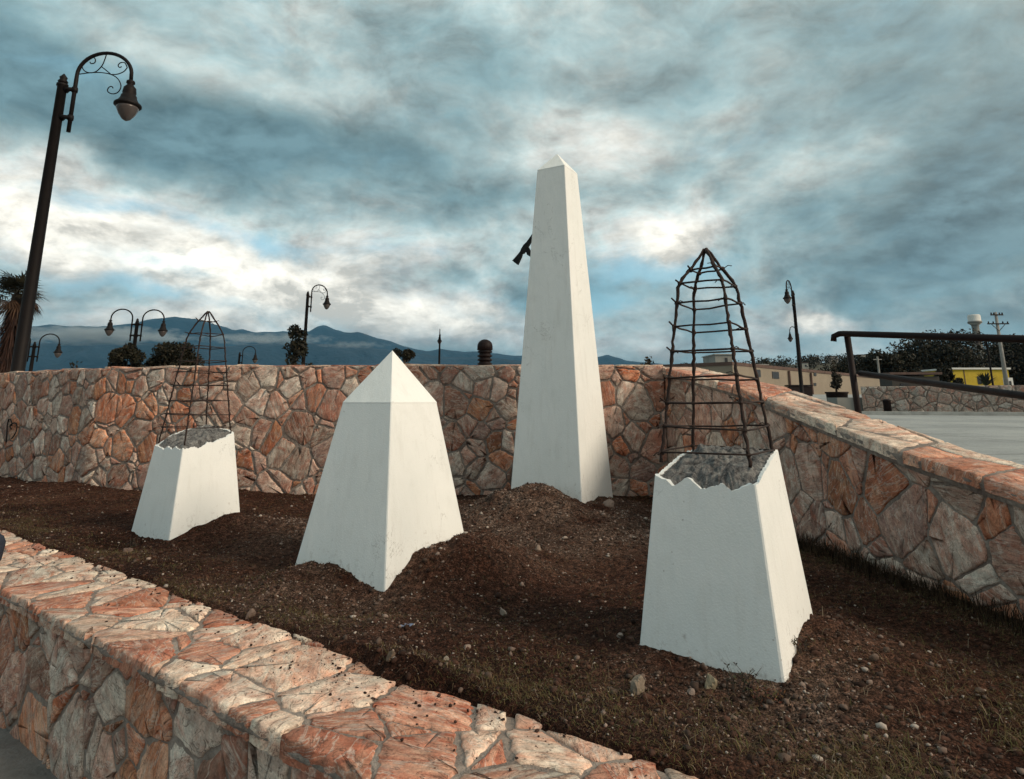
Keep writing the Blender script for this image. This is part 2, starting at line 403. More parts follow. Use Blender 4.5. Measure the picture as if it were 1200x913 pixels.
# ---------------------------------------------------------------- soil height field (RBF through contact points)
ctl = []
def contact(ob, k, pts):
    for x, y in pts:
        f, P = ob.hit(k, x, y); ctl.append((P.x, P.y, P.z))
contact(O3, 0, [(342, 671), (355, 667), (370, 663), (383, 664), (395, 667), (410, 677), (425, 686), (440, 693), (450, 697)])
contact(O3, 1, [(458, 686), (465, 670), (475, 663), (488, 655), (500, 646), (511, 642), (525, 644), (535, 640), (545, 636)])
contact(O2, 0, [(599, 583), (608, 581), (625, 579), (640, 579), (648, 576), (655, 579), (665, 586), (677, 590)])
contact(O2, 1, [(685, 591), (692, 588), (700, 586), (710, 585), (717, 587)])
contact(O4, 0, [(747, 760), (755, 763), (765, 761), (780, 764), (800, 770), (820, 778), (835, 787), (848, 793), (862, 793), (890, 798), (905, 803), (918, 806)])
contact(O4, 1, [(923, 802), (929, 785), (935, 760), (941, 743), (946, 738), (951, 727)])
contact(O1, 0, [(152, 624), (162, 630), (175, 633), (190, 637)])
contact(O1, 1, [(199, 634), (210, 627), (225, 618), (235, 616), (250, 611), (265, 608), (279, 605)])
for x, y, z in ((0, 567, .577), (90, 565, .66), (280, 572, .65), (450, 578, .625), (570, 580, .61), (780, 583, .59), (740, 583, .60)):
    p = PZ(x, y, z); ctl.append((p.x, p.y, z))
for (x, y) in RW[:6]: ctl.append((x - .02, y, .60))
for s_ in np.arange(-9, 2.5, .7):
    p = near_pt(s_, 2.05, .605); ctl.append(tuple(p))
ctl += [(-1.9, 5.9, .62), (-1.2, 5.7, .60), (1.3, 6.2, .62), (1.5, 4.0, .60), (1.5, 3.3, .60), (1.9, 2.9, .58), (1.4, 2.1, .60), (.9, 1.7, .60),
        (.35, 3.2, .59), (.2, 3.9, .58), (.5, 4.6, .60), (-1.6, 3.9, .60), (-1.5, 4.6, .60), (-3.5, 6.5, .62), (-4.5, 7.2, .63), (-6, 8, .60),
        (-7.5, 9.2, .60), (-4.2, 5.9, .61), (-2.2, 4.6, .60), (-.5, 5.2, .60), (1.7, 1.5, .59), (2.2, 1.8, .59), (2.2, .8, .59),
        (.12, 6.0, .84), (.5, 5.75, .76), (-.15, 5.75, .74), (.85, 6.2, .70), (.6, 5.2, .63), (-.05, 5.0, .62), (-.3, 3.7, .66), (-.22, 4.15, .80), (-.05, 4.3, .72), (-1.2, 3.75, .68), (-.65, 3.3, .61), (-1.15, 3.5, .63),
        (1.1, 2.45, .60), (.7, 2.2, .61), (-2.3, 5.0, .61), (-1.75, 5.0, .66), (-1.5, 5.3, .68)]
ctl = np.array(ctl); base = .605
SG = .30
def kern(d2): return np.exp(-d2 / (2 * SG * SG))
K = kern(((ctl[:, None, :2] - ctl[None, :, :2]) ** 2).sum(-1)); W = np.linalg.solve(K + np.eye(len(K)) * .03, ctl[:, 2] - base)
def nPq(x, y): return x * NW_N.x + y * NW_N.y
sp_c = [tuple(PZ(415, 792, .63))[:2] + (.20, .036), tuple(PZ(472, 800, .63))[:2] + (.13, .028), tuple(PZ(395, 795, .63))[:2] + (.13, .026), tuple(PZ(540, 822, .63))[:2] + (.10, .022)]
def soilz(x, y):
    x = np.asarray(x, float); y = np.asarray(y, float); sh = x.shape; xf = x.ravel(); yf = y.ravel(); out = np.empty(xf.size)
    for i in range(0, xf.size, 20000):
        a = xf[i:i + 20000, None] - ctl[None, :, 0]; b = yf[i:i + 20000, None] - ctl[None, :, 1]
        out[i:i + 20000] = base + kern(a * a + b * b) @ W
    mnd = np.clip((out - .63) * 9, 0, 1); z = out + mnd * .09 * np.abs(fbm(xf, yf, 7, 3, 12)) + .022 * fbm(xf, yf, 3.5, 3, 5) + .026 * np.abs(fbm(xf, yf, 13, 3, 9)) + .008 * fbm(xf, yf, 45, 2, 3)
    nq = nPq(xf, yf); edge = NW_IN - .012 + .05 * fbm(xf, yf, 5, 3, 21)
    sp = sum(h * np.exp(-((xf - cx_) ** 2 + (yf - cy_) ** 2) / (2 * r * r)) for cx_, cy_, r, h in sp_c)
    lip = np.clip((nq - edge) / .10, -1, 1); near = np.clip((2.15 - nq) / .2, 0, 1)
    z2 = np.where(lip > 0, .633 + (z - .61) * .4 * lip, .633 + lip * .11) + sp * (1 + .5 * fbm(xf, yf, 12, 3, 2))
    z = z * (1 - near) + z2 * near
    return z.reshape(sh)

# ---------------------------------------------------------------- terrain
def ground():
    m = MB(); S = 15000
    m.add([(-S, -S, 0), (S, -S, 0), (S, S, 0), (-S, S, 0)], [(0, 1, 2, 3)])
    return struct(m.build('ground', M_ground))
ground()
def terrace():
    # higher street level behind the back wall and right of the right wall
    m = MB()
    outer = [(-60, 45), (-12.9, 12.5), (-9.1, 10.6), (-6.7, 9.15), (-5.05, 8.1), (-3.4, 7.7), (-1.5, 7.5), (1.9, 7.5)]
    rr = [(x + .3, y) for x, y in RW[1:]] + [(3.6, -3)]
    edge = outer + rr
    def rz(x, y):
        if y < 3.2: return max(.55, ROAD_Z - .16 * (3.2 - y))
        return ROAD_Z
    top = [(x, y, rz(x, y)) for x, y in edge]; n = len(top)
    far = [(x * 1.0 + (300 if i > 7 else 0) , (90 if i <= 7 else y), rz(x, y)) for i, (x, y) in enumerate(edge)]
    # main sheet as columns of quads in y for the right side, and a back strip
    vs = top + [(x, y, -.05) for x, y, z in top]
    fs = [(i, i + n, i + n + 1, i + 1) for i in range(n - 1)]
    m.add(vs, fs)
    b = [(x, y, z) for x, y, z in top[:9]]; bb = [(x * 1.0 - 0 if i else -400, 24.0 if i else 45, ROAD_Z) for i, (x, y, z) in enumerate(b)]
    m.add(b + [(p[0], 29.0, ROAD_Z) if True else p for p in b], [])
    # back strip polygons up to y = 29
    for i in range(8):
        a, c = top[i], top[i + 1]
        m.add([a, c, (c[0], 50 if i < 2 else 29, ROAD_Z), (a[0], 50 if i < 3 else 29, ROAD_Z)], [(0, 1, 2, 3)])
    for i in range(8, n - 1):
        a, c = top[i], top[i + 1]
        m.add([a, c, (60, c[1], c[2]), (60, a[1], a[2])], [(0, 1, 2, 3)])
    m.add([(top[8][0], top[8][1], ROAD_Z), (60, top[8][1], ROAD_Z), (60, 29, ROAD_Z), (top[8][0], 29, ROAD_Z)], [(0, 1, 2, 3)])
    # rise beyond, then falling plain
    xs = [-400, -60, -12.9, 1.9, 2.2, 60, 400]; ys = [29, 33, 80, 160]; zs = [ROAD_Z, 1.9, 1.95, 3.0]
    for i in range(len(xs) - 1):
        for j in range(3):
            m.add([(xs[i], ys[j], zs[j]), (xs[i + 1], ys[j], zs[j]), (xs[i + 1], ys[j + 1], zs[j + 1]), (xs[i], ys[j + 1], zs[j + 1])], [(0, 1, 2, 3)])
    return struct(m.build('road', M_asph))
terrace()

# soil sheet
xs = np.arange(-9.6, 3.1, .022); ys = [0.25]
while ys[-1] < 10.6: ys.append(ys[-1] + max(.016, .0052 * ys[-1] + .004))
ys = np.array(ys); X, Y = np.meshgrid(xs, ys); Z = soilz(X, Y)
bwx = np.array([p[0] for p in BW]); bwy = np.array([p[1] for p in BW]); rwx = np.array([p[0] for p in RW])[::-1]; rwy = np.array([p[1] for p in RW])[::-1]
def inside(x, y, m=0.0):
    return (nPq(x, y) > NW_IN - .28 + m) & (y < np.interp(x, bwx, bwy) + .12 - m) & (x < np.interp(y, rwy, rwx) + .12 - m)
nx, ny = len(xs), len(ys); idx = np.arange(nx * ny).reshape(ny, nx)
q = np.stack([idx[:-1, :-1], idx[:-1, 1:], idx[1:, 1:], idx[1:, :-1]], -1).reshape(-1, 4)
ok = inside(X, Y).ravel(); q = q[ok[q].all(1)]
used = np.unique(q); remap = -np.ones(nx * ny, int); remap[used] = np.arange(len(used))
V = np.stack([X.ravel(), Y.ravel(), Z.ravel()], 1)[used]
soil = bulk('soil', V, remap[q], M_soil, 4, smooth=True); struct(soil)
def gritf(x, y):
    gc = [(.15, 5.8, .6), (-.2, 4.9, .5), (.6, 5.5, .5), (-1.5, 5.2, .3), (-.9, 3.6, .35), (.9, 2.5, .3)]
    return np.clip(sum(np.exp(-((x - a) ** 2 + (y - b) ** 2) / (2 * r * r)) for a, b, r in gc), 0, 1) * (.55 + fbm(x, y, 5, 3, 4))
ga = soil.data.attributes.new('grit', 'FLOAT', 'POINT'); ga.data.foreach_set('value', np.clip(gritf(V[:, 0], V[:, 1]) * .9, 0, 1).astype(np.float32))

# ---------------------------------------------------------------- stone facing generator
def clip(poly, nx_, ny_, d):
    out = []; m = len(poly)
    for i in range(m):
        a, b = poly[i], poly[(i + 1) % m]; da = a[0] * nx_ + a[1] * ny_ - d; db = b[0] * nx_ + b[1] * ny_ - d
        if da <= 0: out.append(a)
        if (da < 0 < db) or (db < 0 < da):
            t = da / (da - db); out.append((a[0] + (b[0] - a[0]) * t, a[1] + (b[1] - a[1]) * t))
    return out
def cells(L, H, size, gap, seed, asp=1.0, wvar=.35, rot=0):
    rd = random.Random(seed); pts = []
    nx_ = max(1, int(L / (size * asp))); ny_ = max(1, round(H / size)); sxx, syy = L / nx_, H / ny_
    for j in range(-1, ny_ + 1):
        for i in range(-1, nx_ + 1):
            if rd.random() < .10: continue
            pts.append(((i + .5 + (.5 if j % 2 else 0) * rd.uniform(.5, 1) + rd.uniform(-.5, .5)) * sxx, (j + .5 + rd.uniform(-.5, .5)) * syy,
                        rd.uniform(-.1, 1) ** 2 * .75 * size * size * (1 if rd.random() > .3 else -.8)))
    # occasional slivers
    for _ in range(int(nx_ * ny_ * .35)):
        pts.append((rd.uniform(0, L), rd.uniform(0, H), -.25 * size * size))
    P = np.array(pts); out = []
    for i, (x, y, wt) in enumerate(pts):
        poly = [(0, 0), (L, 0), (L, H), (0, H)]
        d2 = (P[:, 0] - x) ** 2 + (P[:, 1] - y) ** 2; order = np.argsort(d2)[1:26]
        for j in order:
            ex, ey = P[j, 0] - x, P[j, 1] - y; L2 = math.hypot(ex, ey)
            if L2 < 1e-6: continue
            k = (L2 * L2 + wt - P[j, 2]) / (2 * L2) - gap / 2 * rd.choice((.35, .5, .8, 1, 1.3, 2.0))
            poly = clip(poly, ex / L2, ey / L2, (x * ex + y * ey) / L2 + k)
            if len(poly) < 3: break
        if len(poly) < 3: continue
        ar = .5 * abs(sum(poly[a][0] * poly[a - 1][1] - poly[a - 1][0] * poly[a][1] for a in range(len(poly))))
        if ar < .0009: continue
        out.append(poly)
    return out
PAL_FACE = [((.20, .12, .09), (.33, .27, .22)), ((.17, .075, .05), (.25, .17, .13)), ((.34, .155, .095), (.24, .115, .08)), ((.27, .085, .04), (.40, .20, .125)), ((.36, .235, .18), (.27, .14, .105)), ((.42, .36, .30), (.32, .24, .195)),
            ((.32, .195, .15), (.42, .31, .25)), ((.19, .115, .095), (.28, .18, .14)), ((.46, .41, .35), (.36, .25, .20)), ((.32, .15, .08), (.20, .08, .045)), ((.36, .29, .24), (.28, .15, .11)), ((.36, .14, .07), (.42, .25, .17))]
PAL_CAP = [((.34, .10, .055), (.52, .30, .21)), ((.66, .56, .45), (.56, .40, .30)), ((.30, .10, .06), (.46, .24, .16)), ((.50, .31, .225), (.58, .44, .34)), ((.60, .50, .40), (.52, .38, .29)), ((.40, .15, .085), (.50, .27, .18)), ((.58, .46, .36), (.47, .26, .18)), ((.55, .47, .385), (.42, .22, .15)), ((.48, .27, .19), (.60, .48, .38))]
def facing(mb, L, H, size, gap, seed, fmap, pal, thick=.022, tv=.014, asp=1.0, topf=None, botf=None, step=.035, keep=None, gain=1.0, rough=.006, tilt=.05, bev=.009):
    rd = random.Random(seed * 13 + 1)
    for poly in cells(L, H, size, gap, seed, asp):
        cx_ = sum(p[0] for p in poly) / len(poly); cy_ = sum(p[1] for p in poly) / len(poly)
        if topf is not None:
            poly = [(x, min(y, topf(x))) for x, y in poly]
            if min(p[1] for p in poly) > topf(cx_) - .035: continue
            cy_ = sum(p[1] for p in poly) / len(poly)
        if keep and not keep(cx_, cy_): continue
        # round the corners once, unevenly
        nn = len(poly); rp = []
        for i in range(nn):
            a, b, c = poly[i - 1], poly[i], poly[(i + 1) % nn]; t1 = rd.uniform(.02, .11); t2 = rd.uniform(.02, .11)
            rp += [(b[0] + (a[0] - b[0]) * t1, b[1] + (a[1] - b[1]) * t1), (b[0] + (a[0] - b[0]) * t1 * .28 + (c[0] - b[0]) * t2 * .28, b[1] + (a[1] - b[1]) * t1 * .28 + (c[1] - b[1]) * t2 * .28), (b[0] + (c[0] - b[0]) * t2, b[1] + (c[1] - b[1]) * t2)]
        ring = []
        for i in range(len(rp)):
            a, b = rp[i], rp[(i + 1) % len(rp)]; d = math.hypot(b[0] - a[0], b[1] - a[1]); k = max(1, int(d / step))
            for t in range(k):
                ring.append((a[0] + (b[0] - a[0]) * t / k, a[1] + (b[1] - a[1]) * t / k))
        rad = min(math.hypot(x - cx_, y - cy_) for x, y in ring)
        ja = min(rough, rad * .1)
        ring = [(x + rd.uniform(-ja, ja), y + rd.uniform(-ja, ja)) for x, y in ring]
        h = thick + rd.uniform(-tv, tv); tx, ty = rd.uniform(-tilt, tilt), rd.uniform(-tilt, tilt)
        vs = []; n = len(ring)
        def lay(ins, hh, nz):
            for x, y in ring:
                d = math.hypot(cx_ - x, cy_ - y) + 1e-6; t = min(.9, ins / d) if ins < .5 else ins - 1
                X_, Y_ = x + (cx_ - x) * t, y + (cy_ - y) * t
                vs.append(fmap(X_, Y_, hh + ((X_ - cx_) * tx + (Y_ - cy_) * ty if nz else 0) + nz * .7 * mnoise.noise((X_ * 9 + seed, Y_ * 9, cx_)) + nz * .35 * mnoise.noise((X_ * 28, Y_ * 28, cy_))))
        e = min(bev, rad * .2)
        lay(0, -.02, 0); lay(.0, h * .45, .0012); lay(e, h * .92, .0015); lay(e * 2.4, h + .001, .002); lay(1.42, h + .003, .0035); lay(1.72, h + .003, .0035)
        vs.append(fmap(cx_, cy_, h + .002 + .0035 * .7 * mnoise.noise((cx_ * 9 + seed, cy_ * 9, cx_))))
        fs = [(r * n + i, r * n + (i + 1) % n, (r + 1) * n + (i + 1) % n, (r + 1) * n + i) for r in range(5) for i in range(n)]
        fs += [(5 * n + i, 5 * n + (i + 1) % n, 6 * n) for i in range(n)]
        a, b = rd.choice(pal); v = rd.uniform(.78, 1.18) * gain
        if rd.random() < .4: a, b = b, a
        mb.add(vs, fs, tint=tuple(min(.8, c * v) for c in a), tintb=tuple(min(.8, c * v) for c in b), ofs=(rd.random(), rd.random(), rd.random()), ang=rd.uniform(0, 6.28))
def polymap(pts, side):
    P = [Vector((x, y, 0)) for x, y in pts]; cum = [0]
    for a, b in zip(P, P[1:]): cum.append(cum[-1] + (b - a).length)
    nr = []
    for a, b in zip(P, P[1:]): d = (b - a).normalized(); nr.append(Vector((d.y, -d.x, 0)) * side)
    vn_ = [nr[0]] + [(nr[i - 1] + nr[i]).normalized() for i in range(1, len(nr))] + [nr[-1]]
    def at(s):
        s = max(0, min(cum[-1] - 1e-6, s)); i = max(k for k in range(len(cum) - 1) if cum[k] <= s); t = (s - cum[i]) / (cum[i + 1] - cum[i])
        return P[i].lerp(P[i + 1], t), vn_[i].lerp(vn_[i + 1], t).normalized(), i, t
    return cum[-1], at

def core(mb, at, L, off_in, off_out, zb, ztop, n=60):
    """solid wall body following a polyline; offsets are along the facing normal"""
    vs = []; fs = []
    for i in range(n + 1):
        s = L * i / n; p, nr, _, _ = at(s); zt = ztop(s)
        for o, z in ((off_in, zb), (off_in, zt), (off_out, zt), (off_out, zb)):
            q_ = p + nr * o; vs.append((q_.x, q_.y, z))
    for i in range(n):
        for k in range(4): fs.append((i * 4 + k, i * 4 + (k + 1) % 4, (i + 1) * 4 + (k + 1) % 4, (i + 1) * 4 + k))
    fs += [(0, 1, 2, 3), tuple(n * 4 + k for k in (3, 2, 1, 0))]
    mb.add(vs, fs)

# near wall ---------------------------------------------------------------
S0, S1 = -9.5, 3.0
nw = MB()
a, b, c_, d_ = near_pt(S0, NW_OUT + .035, 0), near_pt(S1, NW_OUT + .035, 0), near_pt(S1, NW_IN - .02, 0), near_pt(S0, NW_IN - .02, 0)
nz_ = NW_Z - .045
nw.add([(p.x, p.y, z) for z in (-.1, nz_) for p in (a, b, c_, d_)], [(0, 1, 5, 4), (1, 2, 6, 5), (2, 3, 7, 6), (3, 0, 4, 7), (4, 5, 6, 7)])
near_wall = tag(nw.build('planter_wall', M_mortar), 'low stone-clad planter wall with pale flagstone top crossing the foreground', 'stone wall')
m = MB(); L = 8.0
def fm_near(s, t, h): p = near_pt(-6.0 + s, NW_OUT + .035 - h, t - .02); return (p.x, p.y, p.z)
facing(m, L, nz_ + .01, .205, .018, 11, fm_near, PAL_FACE, .009, .005, asp=.85, step=.022, gain=1.20, tilt=.02, bev=.005, keep=lambda x, y: True)
o_ = m.build('facing_stones', M_stone, near_wall, True)
m = MB()
def fm_cap(s, t, h): 
    p = near_pt(-7.0 + s, NW_OUT - .012 + t, nz_ + h); return (p.x, p.y, p.z)
facing(m, 9.6, NW_IN - NW_OUT + .012, .215, .013, 23, fm_cap, PAL_CAP, .0430, .0012, asp=1.3, step=.018, gain=1.0, rough=.009, tilt=.012, bev=.004)
m.build('capstones', M_stone, near_wall, True)
# mortar bed filling between the capstones
m = MB(); nS = 500
vs = []; fs = []
prof = [(NW_OUT + .012, -.022), (NW_OUT - .016, .012), (NW_OUT + .03, .0385), (NW_OUT + .25, .038), (NW_IN - .02, .036)]
for i in range(nS + 1):
    s = -7.1 + 9.8 * i / nS; jj = .016 * float(fbm(np.array(s), np.array(3.), 9, 3, 8))
    for k, (o, h) in enumerate(prof):
        p = near_pt(s, o + (jj if k < 2 else 0), nz_ + h + .004 * float(vn(np.array(s), np.array(o * 3), 14, 2))); vs.append((p.x, p.y, p.z))
for i in range(nS):
    for k in range(4): fs.append((i * 5 + k, i * 5 + k + 1, (i + 1) * 5 + k + 1, (i + 1) * 5 + k))
m.add(vs, fs); m.build('cap_mortar', M_mortar, near_wall, True)

# back wall ----------------------------------------------------------------
LB, atB = polymap(BW, 1)
bw = MB(); core(bw, atB, LB, -.028, -.45, -.1, lambda s: BW_TOP - .02)
back_wall = tag(bw.build('retaining_wall', M_mortar), 'tall curving red and tan stone wall across the back of the planter', 'stone wall')
m = MB()
def fm_b(s, t, h): p, nr, _, _ = atB(s); q_ = p + nr * (h - .055); return (q_.x, q_.y, .45 + t)
facing(m, LB, BW_TOP - .45 - .022, .20, .015, 5, fm_b, PAL_FACE, .036, .006, asp=.86, step=.028, gain=1.34, tilt=.02, bev=.006)
m.build('facing_stones', M_stone, back_wall, True)
m = MB()
def fm_bc(s, t, h): p, nr, _, _ = atB(s); q_ = p + nr * (-.03 - t); return (q_.x, q_.y, BW_TOP - .02 + h)
facing(m, LB, .42, .40, .02, 6, fm_bc, PAL_CAP, .012, .006, asp=1.3, step=.06, gain=.85)
m.build('capstones', M_stone, back_wall, True)
# painted squiggle on the left of the back wall
def on_wall(px, py):
    best = None
    for s in np.linspace(0, LB, 1500):
        p, nr, _, _ = atB(s); d = ray(px, py); az_ = d.x / d.y
        e = abs(p.x / p.y - az_)
        if best is None or e < best[0]: best = (e, p, nr)
    _, p, nr = best; P = PY(px, py, p.y); return Vector((p.x, p.y, P.z)) + nr * .018
m = MB()
for st in ([(9, 518), (9.5, 508), (10.5, 498), (12, 491.5), (14, 491), (15.5, 495), (15.8, 499)], [(15, 503), (13.5, 500), (15, 497), (18.5, 495.5), (21, 496.5), (22, 500), (20.5, 506), (18, 511), (15.5, 514)]):
    pt = [on_wall(*p) for p in st]; sm = []
    for i in range(len(pt) - 1):
        for t in (0, .5): sm.append(pt[i].lerp(pt[i + 1], t))
    sm.append(pt[-1]); m.tube(sm, .008, 6)
m.build('graffiti_mark', M_black, back_wall, True)

# right wall ----------------------------------------------------------------
LR, atR = polymap(RW, 1)     # normal pointing into the planter (-x)
p0_, n0_, _, _ = atR(1.0)
if n0_.x > 0: LR, atR = polymap(RW, -1)
cumR = [0]
for a, b in zip(RW, RW[1:]): cumR.append(cumR[-1] + math.hypot(a[0] - b[0], a[1] - b[1]))
ztR = lambda s: float(np.interp(s, cumR, RW_TOP))
rw = MB(); core(rw, atR, LR, -.03, -.43, -.1, lambda s: ztR(s) - .05)
right_wall = tag(rw.build('ramp_wall', M_mortar), 'stone wall with salmon flagstone top sloping down along the right side', 'stone wall')
m = MB()
def fm_r(s, t, h): p, nr, _, _ = atR(s); q_ = p + nr * (h - .03); return (q_.x, q_.y, .45 + t)
facing(m, LR, 1.56, .215, .016, 31, fm_r, PAL_FACE, .009, .005, asp=.9, topf=lambda s: ztR(s) - .5, step=.03, gain=1.32, tilt=.02, bev=.005)
m.build('facing_stones', M_stone, right_wall, True)
m = MB()
def fm_rc(s, t, h): p, nr, _, _ = atR(s); q_ = p + nr * (.012 - t); return (q_.x, q_.y, ztR(s) - .05 + h)
facing(m, LR, .46, .34, .018, 33, fm_rc, PAL_CAP, .0425, .0012, asp=1.5, step=.024, gain=1.12, rough=.008, tilt=.012, bev=.004)
m.build('capstones', M_stone, right_wall, True)
m = MB(); vs = []; fs = []; nS = 300
for i in range(nS + 1):
    s = LR * i / nS; p, nr, _, _ = atR(s)
    for o, h in ((-.006, -.05), (.012, .010), (-.03, .0395), (-.4, .038), (-.44, .02), (-.445, -.06)):
        j_ = .015 * float(fbm(np.array(s), np.array(o * 9), 9, 3, 4)); q_ = p + nr * (o + j_); vs.append((q_.x, q_.y, ztR(s) - .05 + h + j_ * .6))
for i in range(nS):
    for k in range(5): fs.append((i * 6 + k, i * 6 + k + 1, (i + 1) * 6 + k + 1, (i + 1) * 6 + k))
m.add(vs, fs); m.build('cap_mortar', M_mortar, right_wall, True)

# kerb beyond the right wall
m = MB(); vs = []; fs = []; nS = 80
for i in range(nS + 1):
    s = 1.6 + (LR - 1.6) * i / nS; p, nr, _, _ = atR(s)
    zr = ROAD_Z + .09 if p.y > 3.2 else max(.6, ROAD_Z + .09 - .16 * (3.2 - p.y))
    for o, z in ((-.62, zr - .3), (-.62, zr), (-.80, zr + .004), (-.81, zr - .3)): q_ = p + nr * o; vs.append((q_.x, q_.y, z))
for i in range(nS):
    for k in range(3): fs.append((i * 4 + k, i * 4 + k + 1, (i + 1) * 4 + k + 1, (i + 1) * 4 + k))
m.add(vs, fs); struct(m.build('kerb', M_kerb))

# ---------------------------------------------------------------- obelisks
def perim(ob, z, ins=0.0, nseg=14, rad=.010):
    """rounded-corner square outline; returns list of (vector, face k, fraction)"""
    h = ob.half(z) - ins; out = []
    for k in range(4):
        A, B = ob.c(k, z, h), ob.c(k + 1, z, h); L = (B - A).length; r = min(rad / L, .2)
        Pv = (ob.c(k - 1, z, h) - A).normalized()
        out.append((A + Pv * rad * .29 + (B - A).normalized() * rad * .29, k, 0.0))
        for i in range(nseg + 1):
            f = r + (1 - 2 * r) * i / nseg; out.append((A.lerp(B, f), k, f))
    return out
def shaft(ob, zb, zt, nseg=14, nz=14, lip=None):
    """zt: function (k, f) -> top height"""
    base_ = perim(ob, 1.0, 0, nseg); n = len(base_); m = MB(); vs = []
    for j in range(nz + 1):
        for i, (_, k, f) in enumerate(base_):
            zz = zb + (zt(k, f) - zb) * j / nz; vs.append(perim_pt(ob, zz, k, f, i, nseg))
    fs = [(j * n + i, j * n + (i + 1) % n, (j + 1) * n + (i + 1) % n, (j + 1) * n + i) for j in range(nz) for i in range(n)]
    return m, vs, fs, n
def perim_pt(ob, z, k, f, i, nseg, ins=0.0, rad=.010):
    h = ob.half(z) - ins; A, B = ob.c(k, z, h), ob.c(k + 1, z, h)
    if f == 0.0:
        Pv = (ob.c(k - 1, z, h) - A).normalized(); return A + Pv * rad * .29 + (B - A).normalized() * rad * .29
    return A.lerp(B, f)
def lowattr(o, ob):
    # how close each point is to the soil, for the splashed dirt
    co_ = np.array([tuple(v.co) for v in o.data.vertices]); zs_ = soilz(co_[:, 0] + ob.x, co_[:, 1] + ob.D)
    at = o.data.attributes.new('low', 'FLOAT', 'POINT'); at.data.foreach_set('value', np.clip(1 - (co_[:, 2] + .5 - zs_) / .22, 0, 1).astype(np.float32))
def intact(ob, label, ztop, zapex, nseg=14):
    t = thing('obelisk', label, 'obelisk', (ob.x, ob.D, .5), 0)
    m, vs, fs, n = shaft(ob, .3, lambda k, f: ztop, nseg, 20)
    vs = [(v.x - ob.x, v.y - ob.D, v.z - .5) for v in vs]; m.add(vs, fs); o = m.build('shaft', M_paint, t, False)
    lowattr(t.children[0], ob)
    m = MB(); vs = []; top = perim(ob, ztop, -.0015, nseg); ax = Vector((ob.x, ob.D, zapex)); rings = [(0, -.012), (0, .0), (.25, None), (.5, None), (.75, None), (.96, None)]
    for fr, dz_ in rings:
        for p, k, f in top:
            q_ = p.lerp(ax, fr)
            if dz_ is not None: q_ = Vector((p.x, p.y, ztop + dz_))
            vs.append((q_.x - ob.x, q_.y - ob.D, q_.z - .5))
    n = len(top); fs = [(j * n + i, j * n + (i + 1) % n, (j + 1) * n + (i + 1) % n, (j + 1) * n + i) for j in range(5) for i in range(n)]
    vs.append((0, 0, zapex - .5)); fs += [(5 * n + i, 5 * n + (i + 1) % n, 6 * n) for i in range(n)]
    m.add(vs, fs); m.build('pyramid_cap', M_paint, t, False)
    return t
intact(O2, 'tallest obelisk, intact slender white shaft standing close to the back wall', EYE + .3634 * O2.D, EYE + .3932 * O2.D + .01)
intact(O3, 'squat intact white obelisk with a pointed pyramid top in the middle left', EYE - .0023 * O3.D, EYE + .0754 * O3.D)

